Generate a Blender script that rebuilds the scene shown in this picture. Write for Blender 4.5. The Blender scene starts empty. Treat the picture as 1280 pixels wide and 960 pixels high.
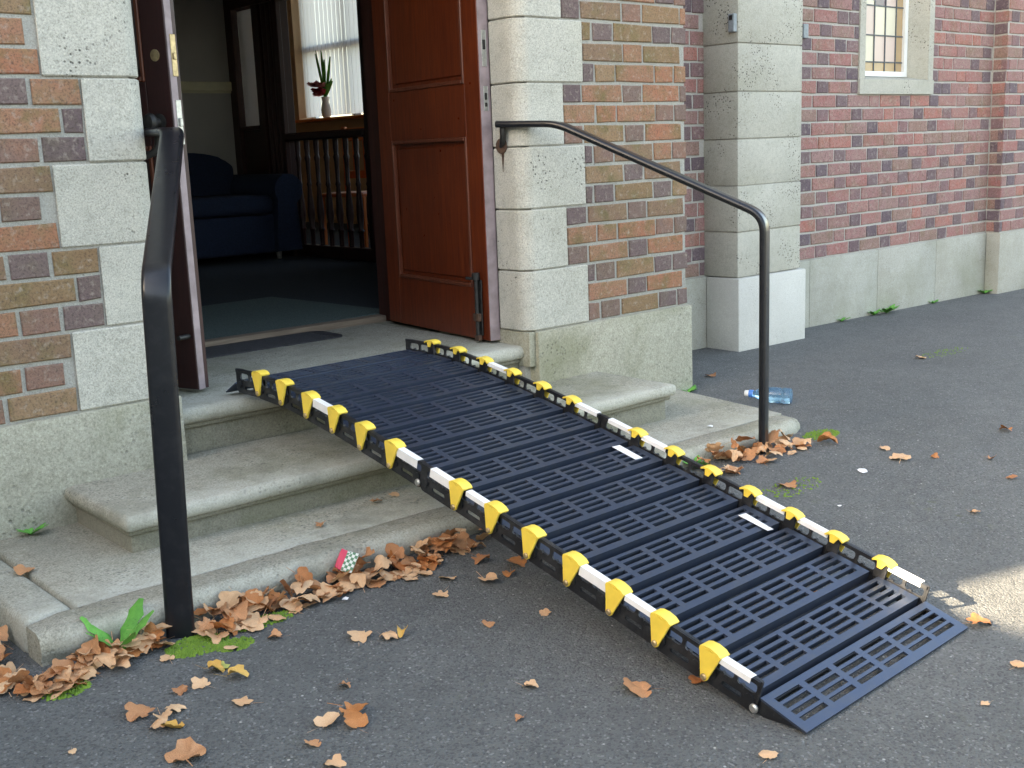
import bpy, bmesh, math, random
from math import sin, cos, pi, radians, sqrt, atan2
from mathutils import Vector, Matrix, noise

scene = bpy.context.scene
RND = random.Random(7)

# ------------------------------------------------------------------ camera, sky, sun, exposure
CAM = Vector((-1.4379, -3.1783, 1.0604))
YAW, PITCH, ROLL, FPX = radians(49.03), radians(-11.52), radians(-2.23), 1436.07
fwd = Vector((cos(PITCH) * cos(YAW), cos(PITCH) * sin(YAW), sin(PITCH)))
rgt = Vector((sin(YAW), -cos(YAW), 0)); upv = rgt.cross(fwd)
rgt2 = cos(ROLL) * rgt + sin(ROLL) * upv; upv2 = rgt2.cross(fwd)
cd = bpy.data.cameras.new('camera'); cam = bpy.data.objects.new('camera', cd)
scene.collection.objects.link(cam)
cam.matrix_world = Matrix.Translation(CAM) @ Matrix((rgt2, upv2, -fwd)).transposed().to_4x4()
cd.sensor_width = 36; cd.lens = FPX * 36 / 1280; cd.clip_start = 0.05; cd.clip_end = 2000
scene.camera = cam

SUN_EL = radians(26.0)
SUN_H = Vector((-0.966, 0.259, 0)).normalized()            # horizontal direction towards the sun
TO_SUN = (SUN_H * cos(SUN_EL) + Vector((0, 0, sin(SUN_EL)))).normalized()
world = bpy.data.worlds.new('World'); scene.world = world; world.use_nodes = True
wn = world.node_tree.nodes; wl = world.node_tree.links
sky = wn.new('ShaderNodeTexSky'); sky.sky_type = 'NISHITA'; sky.sun_disc = False
sky.sun_elevation = SUN_EL; sky.sun_rotation = atan2(SUN_H.x, SUN_H.y)
sky.altitude = 50; sky.air_density = 1.0; sky.dust_density = 2.5; sky.ozone_density = 1.0
bg = wn['Background']; bg.inputs['Strength'].default_value = 0.15
wl.new(sky.outputs['Color'], bg.inputs['Color'])
sl = bpy.data.lights.new('sun', 'SUN'); sl.energy = 5.0; sl.angle = radians(0.53); sl.color = (1, 0.93, 0.82)
so = bpy.data.objects.new('sun', sl); scene.collection.objects.link(so)
so.rotation_euler = TO_SUN.to_track_quat('Z', 'Y').to_euler(); so.location = (-8, 3, 8)
vs = scene.view_settings
vs.view_transform = 'Standard'; vs.look = 'None'; vs.gamma = 1.0; vs.use_curve_mapping = False
vs.exposure = 2.85
vs.use_white_balance = True; vs.white_balance_temperature = 8350; vs.white_balance_tint = 10
scene.cycles.use_denoising = True
scene.cycles.max_bounces = 8; scene.cycles.diffuse_bounces = 4; scene.cycles.transmission_bounces = 6
scene.cycles.sample_clamp_indirect = 4

# ------------------------------------------------------------------ helpers
COL = scene.collection
def link(o, parent=None):
    COL.objects.link(o)
    if parent is not None:
        o.parent = parent; o.matrix_parent_inverse = parent.matrix_basis.inverted()
    return o
def thing(name, label, cat, loc=(0, 0, 0), group=None):
    o = bpy.data.objects.new(name, None); o.empty_display_size = 0.1; o.location = loc
    COL.objects.link(o); return tag(o, label, cat, group)
def tag(o, label, cat, group=None):
    o['label'] = label; o['category'] = cat
    if group: o['group'] = group
    return o
def mesh_of(bm, name, smooth=None):
    me = bpy.data.meshes.new(name); bmesh.ops.recalc_face_normals(bm, faces=bm.faces[:])
    bm.to_mesh(me); bm.free()
    if smooth is not None:
        me.polygons.foreach_set('use_smooth', [True] * len(me.polygons))
        try: me.set_sharp_from_angle(angle=radians(smooth))
        except Exception: pass
    return me
def obj(name, bm, mat, parent=None, smooth=None, M=None, kind=None):
    me = bm if isinstance(bm, bpy.types.Mesh) else mesh_of(bm, name, smooth)
    if mat is not None and not me.materials: me.materials.append(mat)
    o = bpy.data.objects.new(name, me)
    if M is not None: o.matrix_basis = M
    link(o, parent)
    if kind: o['kind'] = kind
    return o
def nb(): return bmesh.new()
def box(bm, x0, x1, y0, y1, z0, z1, bev=0, seg=1):
    t = bm if not bev else bmesh.new()
    vs_ = [t.verts.new((x, y, z)) for z in (z0, z1) for y in (y0, y1) for x in (x0, x1)]
    for f in ((0, 2, 3, 1), (4, 5, 7, 6), (0, 1, 5, 4), (2, 6, 7, 3), (0, 4, 6, 2), (1, 3, 7, 5)):
        t.faces.new([vs_[i] for i in f])
    if bev:
        bmesh.ops.bevel(t, geom=t.edges[:] + t.verts[:], offset=bev, segments=seg, profile=0.5, affect='EDGES')
        merge(bm, t)
    return bm
def merge(bm, t, M=None):
    if M is not None: bmesh.ops.transform(t, matrix=M, verts=t.verts[:])
    me = bpy.data.meshes.new('tmp'); t.to_mesh(me); t.free(); bm.from_mesh(me); bpy.data.meshes.remove(me)
def prism(bm, pts, a, b, axis='z'):
    """extrude a closed 2D outline between a and b; axis z: (x,y), y: (x,z), x: (y,z)"""
    def P(p, h): return (p[0], p[1], h) if axis == 'z' else (p[0], h, p[1]) if axis == 'y' else (h, p[0], p[1])
    lo = [bm.verts.new(P(p, a)) for p in pts]; hi = [bm.verts.new(P(p, b)) for p in pts]; n = len(pts)
    bm.faces.new(lo); bm.faces.new(hi[::-1])
    for i in range(n): bm.faces.new((lo[i], lo[(i + 1) % n], hi[(i + 1) % n], hi[i]))
    return bm
def plate(outline, holes, t, axis='z'):
    """flat plate with through holes, thickness t upwards from 0"""
    bm = nb()
    def P(p): return (p[0], p[1], 0)
    es = []
    for loop in [outline] + holes:
        v = [bm.verts.new(P(p)) for p in loop]
        es += [bm.edges.new((v[i], v[(i + 1) % len(v)])) for i in range(len(v))]
    bmesh.ops.triangle_fill(bm, use_beauty=True, use_dissolve=False, edges=es)
    r = bmesh.ops.extrude_face_region(bm, geom=bm.faces[:])
    bmesh.ops.translate(bm, verts=[g for g in r['geom'] if isinstance(g, bmesh.types.BMVert)], vec=(0, 0, t))
    if axis == 'x': bmesh.ops.transform(bm, matrix=Matrix(((0, 0, 1, 0), (1, 0, 0, 0), (0, 1, 0, 0), (0, 0, 0, 1))), verts=bm.verts[:])
    return bm
def rrect(cx, cy, w, h, r, n=3):
    out = []
    for k, (sx, sy) in enumerate(((1, 1), (-1, 1), (-1, -1), (1, -1))):
        for i in range(n + 1):
            a = k * pi / 2 + i / n * pi / 2
            out.append((cx + sx * (w / 2 - r) + r * cos(a), cy + sy * (h / 2 - r) + r * sin(a)))
    return out
def lathe(bm, prof, n=20, c=(0, 0, 0), M=None):
    t = bmesh.new(); rings = []
    for r, z in prof:
        rings.append([t.verts.new((r * cos(2 * pi * i / n), r * sin(2 * pi * i / n), z)) for i in range(n)])
    for a, b in zip(rings, rings[1:]):
        for i in range(n): t.faces.new((a[i], a[(i + 1) % n], b[(i + 1) % n], b[i]))
    t.faces.new(rings[0][::-1]); t.faces.new(rings[-1])
    merge(bm, t, (Matrix.Translation(c) @ M) if M is not None else Matrix.Translation(c)); return bm
def cyl(bm, p0, p1, r, n=12, r1=None):
    p0, p1 = Vector(p0), Vector(p1); d = p1 - p0
    q = d.to_track_quat('Z', 'Y').to_matrix().to_4x4()
    return lathe(bm, [(r, 0), (r if r1 is None else r1, d.length)], n, p0, q)
def sweep(bm, path, prof, side):
    """profile (a along side, b along normal) swept on path; side = fixed wide axis per path point"""
    rings = []; n = len(path)
    for i, p in enumerate(path):
        p = Vector(p); t = (Vector(path[min(i + 1, n - 1)]) - Vector(path[max(i - 1, 0)])).normalized()
        s = Vector(side); s = (s - t * s.dot(t)).normalized(); u = t.cross(s)
        rings.append([bm.verts.new(p + s * a + u * b) for a, b in prof])
    m = len(prof)
    for a, b in zip(rings, rings[1:]):
        for i in range(m): bm.faces.new((a[i], a[(i + 1) % m], b[(i + 1) % m], b[i]))
    bm.faces.new(rings[0][::-1]); bm.faces.new(rings[-1]); return bm
def jitter(bm, amp, freq, seed=0):
    for v in bm.verts:
        n = noise.noise_vector(v.co * freq + Vector((seed, seed * .37, 0))); v.co += n * amp

# ------------------------------------------------------------------ materials
def srgb(r, g, b):
    f = lambda c: (c / 255 / 12.92) if c / 255 <= .04045 else ((c / 255 + .055) / 1.055) ** 2.4
    return (f(r), f(g), f(b), 1)
class NT:
    def __init__(s, name):
        s.m = bpy.data.materials.new(name); s.m.use_nodes = True; s.t = s.m.node_tree
        s.b = s.t.nodes['Principled BSDF']; s.pos = None
    def n(s, typ, **kw):
        x = s.t.nodes.new('ShaderNode' + typ)
        for k, v in kw.items():
            if k in x.inputs.keys() if isinstance(k, str) else False: x.inputs[k].default_value = v
            else: setattr(x, k, v)
        return x
    def l(s, a, b): s.t.links.new(a, b)
    def coord(s, which='Position'):
        if which == 'Position':
            return s.n('NewGeometry').outputs['Position']
        return s.n('TexCoord').outputs[which]
    def noise(s, scale, detail=4, rough=.55, co=None, dist=0):
        x = s.n('TexNoise'); x.inputs['Scale'].default_value = scale; x.inputs['Detail'].default_value = detail
        x.inputs['Roughness'].default_value = rough; x.inputs['Distortion'].default_value = dist
        s.l(co or s.coord(), x.inputs['Vector']); return x.outputs['Fac']
    def voro(s, scale, co=None, feature='F1'):
        x = s.n('TexVoronoi'); x.feature = feature; x.inputs['Scale'].default_value = scale
        s.l(co or s.coord(), x.inputs['Vector']); return x
    def ramp(s, fac, stops):
        x = s.n('ValToRGB'); e = x.color_ramp.elements
        while len(e) < len(stops): e.new(0.5)
        for el, (p, c) in zip(e, stops): el.position = p; el.color = c if len(c) == 4 else (*c, 1)
        s.l(fac, x.inputs['Fac']); return x.outputs['Color']
    def mix(s, fac, a, b, mode='MIX'):
        x = s.n('Mix'); x.data_type = 'RGBA'; x.blend_type = mode
        for sock, v in ((x.inputs[0], fac), (x.inputs[6], a), (x.inputs[7], b)):
            if isinstance(v, (int, float)): sock.default_value = v
            elif isinstance(v, tuple): sock.default_value = v
            else: s.l(v, sock)
        return x.outputs[2]
    def math(s, op, a, b=0.0):
        x = s.n('Math'); x.operation = op
        for sock, v in ((x.inputs[0], a), (x.inputs[1], b)):
            if isinstance(v, (int, float)): sock.default_value = v
            else: s.l(v, sock)
        return x.outputs[0]
    def bump(s, h, strength=.3, dist=.01):
        x = s.n('Bump'); x.inputs['Strength'].default_value = strength; x.inputs['Distance'].default_value = dist
        s.l(h, x.inputs['Height']); s.l(x.outputs['Normal'], s.b.inputs['Normal'])
    def out(s, col, rough=.8, metal=0., spec=None):
        if isinstance(col, tuple): s.b.inputs['Base Color'].default_value = col
        else: s.l(col, s.b.inputs['Base Color'])
        if isinstance(rough, (int, float)): s.b.inputs['Roughness'].default_value = rough
        else: s.l(rough, s.b.inputs['Roughness'])
        s.b.inputs['Metallic'].default_value = metal
        if spec is not None: s.b.inputs['Specular IOR Level'].default_value = spec
        return s.m
BW = lambda a: (a, a, a, 1)

def m_plain(name, col, rough=.6, metal=0., var=.15, scale=20, bump=.0, spec=None):
    k = NT(name); f = k.noise(scale, 3)
    c = k.mix(k.ramp(f, [(.3, BW(0)), (.7, BW(1))]), tuple(x * (1 - var) for x in col[:3]) + (1,), tuple(min(1, x * (1 + var)) for x in col[:3]) + (1,))
    if bump: k.bump(k.noise(scale * 6, 4), bump, .003)
    return k.out(c, rough, metal, spec)

def m_stone(name, base, dark, green=0., pits=.5, scale=1., lichen=0., grain=.6, clus0=.56, wear=0.):
    k = NT(name); co = k.coord()
    c = k.mix(k.ramp(k.noise(3.2 * scale, 6, .6, co), [(.32, BW(0)), (.68, BW(1))]), tuple(x * .86 for x in base[:3]) + (1,), base)
    c = k.mix(k.ramp(k.noise(17, 5, .7, co), [(.50, BW(0)), (.72, BW(.42))]), c, tuple(x * 1.25 for x in dark[:3]) + (1,))
    c = k.mix(k.ramp(k.noise(48, 4, .7, co), [(.52, BW(0)), (.7, BW(.4))]), c, dark)
    fine = k.noise(200 * scale, 3, .8, co)
    c = k.mix(k.ramp(fine, [(.34, BW(grain)), (.5, BW(0))]), c, dark)
    c = k.mix(k.ramp(fine, [(.55, BW(0)), (.70, BW(grain * .8))]), c, tuple(min(.85, x * 1.45) for x in base[:3]) + (1,))
    if green:
        g = k.math('MULTIPLY', k.ramp(k.noise(2.1, 5, .65, co), [(.48, BW(0)), (.7, BW(1))]), green)
        c = k.mix(g, c, (.16, .165, .085, 1))
    # scattered dark weathering pits in clusters
    v = k.voro(70 * scale, co); clus = k.ramp(k.noise(5.5, 2, .5, co), [(clus0, BW(0)), (clus0 + .08, BW(1))])
    p = k.math('MULTIPLY', k.ramp(v.outputs['Distance'], [(.16, BW(1)), (.3, BW(0))]), clus)
    c = k.mix(k.math('MULTIPLY', p, pits), c, (.06, .06, .055, 1))
    if wear:
        sy = k.n('SeparateXYZ'); k.l(k.coord('Generated'), sy.inputs[0])
        wm = k.math('ADD', sy.outputs[1], k.math('MULTIPLY', k.math('SUBTRACT', k.noise(9, 4, .6, co), .5), .35))
        c = k.mix(k.math('MULTIPLY', k.ramp(wm, [(.02, BW(1)), (.26, BW(0))]), wear), c, (.56, .55, .48, 1))
        c = k.mix(k.ramp(k.noise(4.5, 5, .7, co), [(.52, BW(0)), (.70, BW(.5))]), c, (.20, .195, .16, 1))
    if lichen:
        w = k.math('MULTIPLY', k.ramp(k.voro(45, co).outputs['Distance'], [(.12, BW(1)), (.22, BW(0))]), k.ramp(k.noise(7, 2, .5, co), [(.52, BW(0)), (.6, BW(1))]))
        c = k.mix(k.math('MULTIPLY', w, lichen), c, (.62, .62, .56, 1))
    h = k.math('SUBTRACT', k.math('ADD', fine, k.noise(60 * scale, 4, .6, co)), k.math('MULTIPLY', p, 1.2))
    k.bump(h, .5, .005)
    return k.out(c, .88, 0, .25)

M = {}
M['quoin'] = m_stone('pale_stone', (.53, .51, .445, 1), (.24, .23, .20, 1), .15, .9, 1, 0, .75, .55)
M['pillar'] = m_stone('pillar_stone', (.50, .48, .415, 1), (.26, .25, .215, 1), .2, .95, 1, 0, .5, .50)
M['pillar_base'] = m_stone('smooth_pale_stone', (.60, .585, .54, 1), (.45, .43, .39, 1), .05, .15)
M['plinth'] = m_stone('roughcast_stone', (.41, .39, .31, 1), (.19, .18, .135, 1), .6, .4, .75, 0, .7)
M['rear_plinth'] = m_stone('render_plinth', (.43, .42, .37, 1), (.27, .26, .22, 1), .35, .3)
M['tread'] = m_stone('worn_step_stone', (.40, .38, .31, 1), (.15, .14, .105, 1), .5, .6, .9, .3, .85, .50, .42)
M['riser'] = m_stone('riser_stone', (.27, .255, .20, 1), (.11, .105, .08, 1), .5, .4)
M['rear_mortar'] = m_stone('rear_mortar', (.47, .445, .41, 1), (.28, .26, .24, 1), .05, .2)
M['mortar'] = m_stone('mortar', (.40, .385, .345, 1), (.22, .21, .19, 1), .1, .2)

def m_brick(name, stops, tint, green):
    k = NT(name); co = k.coord()
    r = k.math('FRACT', k.math('ADD', k.n('ObjectInfo').outputs['Random'], k.n('NewGeometry').outputs['Random Per Island']))
    n = len(stops)
    rp = k.n('ValToRGB'); rp.color_ramp.interpolation = 'CONSTANT'; e = rp.color_ramp.elements
    while len(e) < n: e.new(.5)
    for i, c in enumerate(stops): e[i].position = i / n; e[i].color = c
    k.l(r, rp.inputs['Fac']); c = rp.outputs['Color']
    c = k.mix(k.ramp(k.noise(14, 5, .6, co), [(.3, BW(0)), (.75, BW(.75))]), c, tint)
    c = k.mix(k.ramp(k.noise(9, 4, .6, co), [(.5, BW(0)), (.72, BW(green))]), c, (.13, .125, .045, 1))
    f = k.noise(150, 3, .7, co)
    c = k.mix(k.ramp(f, [(.3, BW(.75)), (.52, BW(0))]), c, (.06, .045, .038, 1))
    c = k.mix(k.ramp(k.noise(48, 4, .65, co), [(.54, BW(0)), (.74, BW(.55))]), c, (.42, .36, .30, 1))
    k.bump(k.math('ADD', f, k.noise(40, 4, .6, co)), .4, .004)
    return k.out(c, .87, 0, .25)
M['brick_front'] = m_brick('front_brick', [srgb(152, 106, 86), srgb(142, 110, 84), srgb(132, 104, 78), srgb(158, 110, 90), srgb(128, 100, 84), srgb(146, 116, 92), srgb(160, 104, 82)], srgb(138, 116, 88), .75)
M['brick_front_dark'] = m_brick('front_header_brick', [srgb(106, 88, 88), srgb(112, 94, 92), srgb(98, 82, 84), srgb(140, 104, 88), srgb(122, 98, 88)], srgb(116, 100, 96), .25)
M['brick_rear'] = m_brick('rear_brick', [srgb(160, 110, 104), srgb(152, 110, 108), srgb(170, 108, 98), srgb(150, 114, 112), srgb(158, 104, 100), srgb(142, 112, 102), srgb(148, 106, 104)], srgb(158, 128, 122), .3)
M['brick_rear_dark'] = m_brick('rear_header_brick', [srgb(98, 82, 90), srgb(104, 88, 96), srgb(108, 86, 90), srgb(138, 104, 104), srgb(120, 98, 100)], srgb(118, 102, 106), .1)

def m_asphalt():
    k = NT('asphalt'); co = k.coord()
    c = k.mix(k.ramp(k.noise(1.3, 6, .6, co), [(.3, BW(0)), (.7, BW(1))]), (.112, .115, .111, 1), (.152, .154, .148, 1))
    c = k.mix(k.ramp(k.noise(9, 5, .65, co), [(.35, BW(.35)), (.6, BW(0))]), c, (.078, .079, .077, 1))
    v = k.voro(210, co)
    sc = k.n('SeparateColor'); k.l(v.outputs['Color'], sc.inputs[0])
    c = k.mix(k.ramp(sc.outputs[0], [(.0, BW(.75)), (.5, BW(0))]), c, (.052, .053, .053, 1))
    c = k.mix(k.ramp(sc.outputs[1], [(.93, BW(0)), (.97, BW(.7))]), c, (.24, .24, .23, 1))
    v2 = k.voro(55, co); s2 = k.n('SeparateColor'); k.l(v2.outputs['Color'], s2.inputs[0])
    sp = k.math('MULTIPLY', k.ramp(s2.outputs[0], [(.955, BW(0)), (.965, BW(1))]), k.ramp(v2.outputs['Distance'], [(.1, BW(1)), (.2, BW(0))]))
    c = k.mix(sp, c, (.42, .41, .38, 1))
    g = k.math('MULTIPLY', k.ramp(k.noise(2.3, 4, .6, co), [(.57, BW(0)), (.7, BW(1))]), k.ramp(k.noise(26, 4, .7, co), [(.56, BW(0)), (.68, BW(.6))]))
    c = k.mix(g, c, (.085, .095, .03, 1))
    k.bump(k.math('ADD', k.math('MULTIPLY', v.outputs['Distance'], -1.0), k.noise(90, 4, .6, co)), .65, .006)
    return k.out(c, .82, 0, .35)
M['asphalt'] = m_asphalt()

def m_wood(name, a, b, rough, scale=6., axis='Z'):
    k = NT(name); co = k.coord()
    mp = k.n('Mapping'); k.l(co, mp.inputs['Vector'])
    mp.inputs['Scale'].default_value = (14, 14, .9) if axis == 'Z' else (14, .9, 14) if axis == 'Y' else (.9, 14, 14)
    f = k.noise(scale, 5, .6, mp.outputs[0], .6)
    c = k.mix(k.ramp(f, [(.3, BW(0)), (.7, BW(1))]), a, b)
    c = k.mix(k.ramp(k.noise(2.0, 4, .6, co), [(.45, BW(0)), (.75, BW(.45))]), c, tuple(x * .55 for x in a[:3]) + (1,))
    k.bump(f, .12, .002)
    return k.out(c, k.math('ADD', k.math('MULTIPLY', k.noise(30, 3, .6, co), .2), rough), 0, .5)
M['door'] = m_wood('varnished_red_wood', (.085, .013, .005, 1), (.185, .034, .009, 1), .22)
M['door_outer'] = m_wood('darker_door_leaf', (.028, .008, .008, 1), (.045, .012, .011, 1), .35)  # darker door colour, used for the whole left leaf
M['door_dark'] = m_wood('dark_red_wood', (.030, .008, .006, 1), (.055, .014, .009, 1), .3)
M['wood_orange'] = m_wood('orange_varnished_wood', (.60, .13, .03, 1), (.80, .22, .05, 1), .25)
M['moulding'] = m_wood('worn_moulding_wood', (.085, .018, .008, 1), (.17, .05, .025, 1), .3)
M['door_edge'] = m_plain('worn_pink_grey_paint', (.30, .23, .235, 1), .6, 0, .25, 18, .15)
M['sill_wood'] = m_wood('worn_sill_wood', (.13, .095, .07, 1), (.25, .19, .14, 1), .7, 5, 'X')
M['brass'] = m_plain('tarnished_brass', (.48, .36, .20, 1), .45, .7, .3, 60)
M['steel'] = m_plain('dull_steel', (.45, .45, .43, 1), .4, .8, .2, 80)
M['iron'] = m_plain('black_iron', (.025, .024, .023, 1), .5, .3, .4, 70, .15)
M['rust'] = m_plain('rust', (.085, .045, .028, 1), .85, 0, .4, 90, .3)
def m_rail():
    k = NT('black_gloss_paint'); co = k.coord()
    c = k.mix(k.ramp(k.noise(40, 4, .6, co), [(.5, BW(0)), (.75, BW(.6))]), (.008, .009, .012, 1), (.020, .021, .024, 1))
    k.b.inputs['Coat Weight'].default_value = .25; k.b.inputs['Coat Roughness'].default_value = .18
    return k.out(c, k.math('ADD', k.math('MULTIPLY', k.noise(18, 4, .6, co), .22), .20), 0, .3)
M['rail'] = m_rail()
def m_ramp(name, base, rough, metal):
    k = NT(name); co = k.coord()
    c = k.mix(k.ramp(k.noise(25, 5, .65, co), [(.45, BW(0)), (.8, BW(.5))]), base, (.10, .10, .10, 1))
    c = k.mix(k.ramp(k.noise(160, 3, .7, co), [(.66, BW(0)), (.75, BW(.5))]), c, (.17, .17, .165, 1))
    return k.out(c, k.math('ADD', k.math('MULTIPLY', k.noise(12, 4, .6, co), .25), rough), metal, .5)
M['deck'] = m_ramp('black_anodised_deck', (.058, .078, .122, 1), .30, .62)
M['link'] = m_ramp('black_rail_metal', (.012, .013, .016, 1), .32, .2)
M['yellow'] = m_plain('yellow_plastic', (.84, .60, .085, 1), .42, 0, .07, 30)
M['label'] = m_plain('white_label', (.78, .78, .78, 1), .5, 0, .06, 40)
M['carpet'] = m_plain('dark_carpet', (.020, .027, .036, 1), .95, 0, .35, 120, .4)
M['floor_green'] = m_plain('dull_green_floor', (.07, .105, .10, 1), .95, 0, .4, 160, .5)
M['rubber'] = m_plain('black_rubber', (.022, .022, .027, 1), .7, 0, .3, 50, .2)
M['wall_grey'] = m_plain('grey_wall_paint', (.40, .38, .36, 1), .8, 0, .05, 3)
M['wall_tan'] = m_plain('tan_wall_paint', (.50, .33, .20, 1), .8, 0, .05, 3)
M['cream'] = m_plain('cream_paint', (.62, .58, .40, 1), .6, 0, .06, 12)
M['white'] = m_plain('white_paint', (.75, .75, .73, 1), .5, 0, .05, 12)
M['ceiling'] = m_plain('ceiling_paint', (.55, .54, .5, 1), .85, 0, .04, 3)
M['sofa'] = m_plain('navy_fabric', (.012, .024, .058, 1), .9, 0, .25, 90, .3)
M['lead'] = m_plain('lead_came', (.09, .10, .11, 1), .55, .4, .3, 80)
M['grey_plastic'] = m_plain('grey_plastic', (.22, .25, .27, 1), .5, 0, .2, 60)
M['slate'] = m_plain('slate_roof', (.09, .09, .10, 1), .7, 0, .3, 12, .3)
def m_blind():
    k = NT('translucent_blind_fabric'); k.b.inputs['Base Color'].default_value = (.72, .68, .62, 1); k.b.inputs['Roughness'].default_value = .9
    t = k.n('BsdfTranslucent'); t.inputs['Color'].default_value = (.80, .76, .70, 1)
    mx = k.n('MixShader'); mx.inputs[0].default_value = .6
    k.l(k.b.outputs[0], mx.inputs[1]); k.l(t.outputs[0], mx.inputs[2])
    k.l(mx.outputs[0], k.t.nodes['Material Output'].inputs['Surface']); return k.m
M['blind'] = m_blind()
def m_glass(name, col, rough, trans):
    k = NT(name); k.b.inputs['Base Color'].default_value = col; k.b.inputs['Roughness'].default_value = rough
    k.b.inputs['Transmission Weight'].default_value = trans; k.b.inputs['IOR'].default_value = 1.45
    k.bump(k.noise(70, 3, .6), .25, .004); return k.m
M['pane_pink'] = m_glass('pink_textured_glass', (.80, .62, .55, 1), .28, .35)
M['pane_cream'] = m_glass('cream_textured_glass', (.85, .78, .62, 1), .25, .35)
M['pane_dark'] = m_glass('plum_glass', (.20, .14, .17, 1), .2, .35)
M['pane_amber'] = m_glass('amber_glass', (.60, .42, .24, 1), .25, .35)
M['clear'] = m_glass('interior_glass', (.9, .85, .83, 1), .3, .6)
M['bottle'] = m_glass('blue_tinted_plastic', (.36, .68, .95, 1), .06, .9)
M['blue_cap'] = m_plain('blue_label', (.05, .22, .62, 1), .35, 0, .15, 40)

def m_leaf(name, a, b, c2):
    k = NT(name); co = k.coord('Object'); r = k.n('ObjectInfo').outputs['Random']
    c = k.mix(r, a, b)
    c = k.mix(k.ramp(k.noise(45, 4, .65, co), [(.42, BW(0)), (.72, BW(.8))]), c, c2)
    c = k.mix(k.ramp(k.noise(120, 2, .6, co), [(.62, BW(0)), (.72, BW(.5))]), c, tuple(x * .4 for x in c2[:3]) + (1,))
    k.bump(k.noise(70, 3, .6, co), .3, .003)
    k.b.inputs['Subsurface Weight'].default_value = 0
    return k.out(c, .62, 0, .35)
M['leaf_t'] = m_leaf('tan_leaf', srgb(222, 184, 146), srgb(208, 164, 124), srgb(186, 134, 94))
M['leaf_b'] = m_leaf('brown_leaf', srgb(200, 146, 104), srgb(178, 124, 86), srgb(142, 92, 62))
M['leaf_o'] = m_leaf('orange_leaf', srgb(196, 132, 80), srgb(180, 112, 66), srgb(136, 78, 46))
M['leaf_y'] = m_leaf('yellow_leaf', srgb(220, 180, 100), srgb(205, 160, 80), srgb(180, 120, 60))
M['leaf_g'] = m_leaf('yellow_green_leaf', srgb(190, 190, 110), srgb(170, 176, 96), srgb(180, 160, 80))
M['weed'] = m_leaf('weed_leaf', srgb(84, 150, 60), srgb(100, 165, 74), srgb(60, 120, 48))
M['moss'] = m_leaf('moss', srgb(96, 128, 34), srgb(86, 116, 36), srgb(120, 150, 50))
M['red'] = m_leaf('red_flower', srgb(190, 40, 60), srgb(150, 20, 40), srgb(220, 120, 130))
M['pink'] = m_leaf('pink_flower', srgb(230, 150, 150), srgb(215, 120, 130), srgb(240, 200, 190))
def m_packet():
    k = NT('printed_packet'); co = k.coord('Object'); sx = k.n('SeparateXYZ'); k.l(co, sx.inputs[0])
    w = k.n('TexChecker'); w.inputs['Scale'].default_value = 130; w.inputs['Color1'].default_value = (.75, .75, .68, 1); w.inputs['Color2'].default_value = (.10, .24, .13, 1)
    k.l(co, w.inputs['Vector'])
    c = k.mix(k.ramp(sx.outputs[0], [(.0, BW(1)), (.02, BW(0))]), w.outputs[0], (.70, .05, .10, 1))
    f = k.math('GREATER_THAN', sx.outputs[0], -.006)
    return k.out(k.mix(f, (.72, .06, .12, 1), w.outputs[0]), .4)
M['packet'] = m_packet()

# ------------------------------------------------------------------ ground
P, Q = 0.385, 0.228            # plinth top, quoin height (three courses)
CH = Q / 3
def sstep(a, b, x):
    t = max(0, min(1, (x - a) / (b - a))); return t * t * (3 - 2 * t)
def gz(x, y):
    return 0.018 * sstep(-.4, .4, y) * sstep(1.6, 2.4, x) - 0.014 * max(0, min(x, 30) - 2.8) - 0.048 * max(0, min(-.75 - y, 5))
def ground():
    bm = nb()
    xs = [-80, -40, -20, -10, -5, -3] + [-2 + .25 * i for i in range(40)] + [9, 12, 20, 40, 80]
    ys = [-80, -40, -20, -10, -6] + [-4 + .25 * i for i in range(24)] + [3, 5, 8, 12, 20, 40, 80]
    g = [[bm.verts.new((x, y, gz(x, y))) for x in xs] for y in ys]
    for j in range(len(ys) - 1):
        for i in range(len(xs) - 1):
            bm.faces.new((g[j][i], g[j][i + 1], g[j + 1][i + 1], g[j + 1][i]))
    o = obj('asphalt_pavement', bm, M['asphalt'], smooth=40); o['kind'] = 'structure'; o['label'] = 'dark grey asphalt pavement'; return o
ground()

# ------------------------------------------------------------------ building
XW, XR, YB = 1.41, 2.333, 0.618       # door opening width, right end of front wall, rear wall face
bld = thing('brick_building', 'brick building with pale stone quoins and pillar around an open double doorway', 'building', (0, 0, 0))
HT = 6.0
bm = nb()
box(bm, -5.75, -.045, .006, .15, -.1, HT); box(bm, -.0448, -.012, .035, .15, -.1, HT); box(bm, -5.75, -.1, .1502, 1.15, -.1, HT)
box(bm, 1.455, XR - .007, .006, .15, -.1, HT); box(bm, 1.422, 1.4548, .035, .15, -.1, HT); box(bm, 1.56, XR - .007, .1502, 1.15, -.1, HT)
box(bm, -.0118, 1.4218, .006, .15, 2.62, HT); box(bm, -.0998, 1.5598, .1502, 1.15, 2.62, HT)
front = obj('front_wall', bm, M['mortar'], bld)
WX0, WX1, WZ0, WZ1 = 4.645, 5.36, P + 1.0, P + 2.3
bm = nb()
box(bm, XR - .0065, WX0, YB + .006, .95, -.2, 5); box(bm, WX1, 7.4, YB + .006, .95, -.2, 5)
box(bm, WX0 + .0002, WX1 - .0002, YB + .006, .95, -.2, WZ0 - .05); box(bm, WX0 + .0002, WX1 - .0002, YB + .006, .95, WZ1, 5)
rear = obj('rear_wall', bm, M['rear_mortar'], bld)
PX0, PX1, PY = 6.188, 6.95, .52
bm = nb(); box(bm, PX0 + .006, PX1, PY + .006, YB + .0058, -.2, 5)
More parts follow.
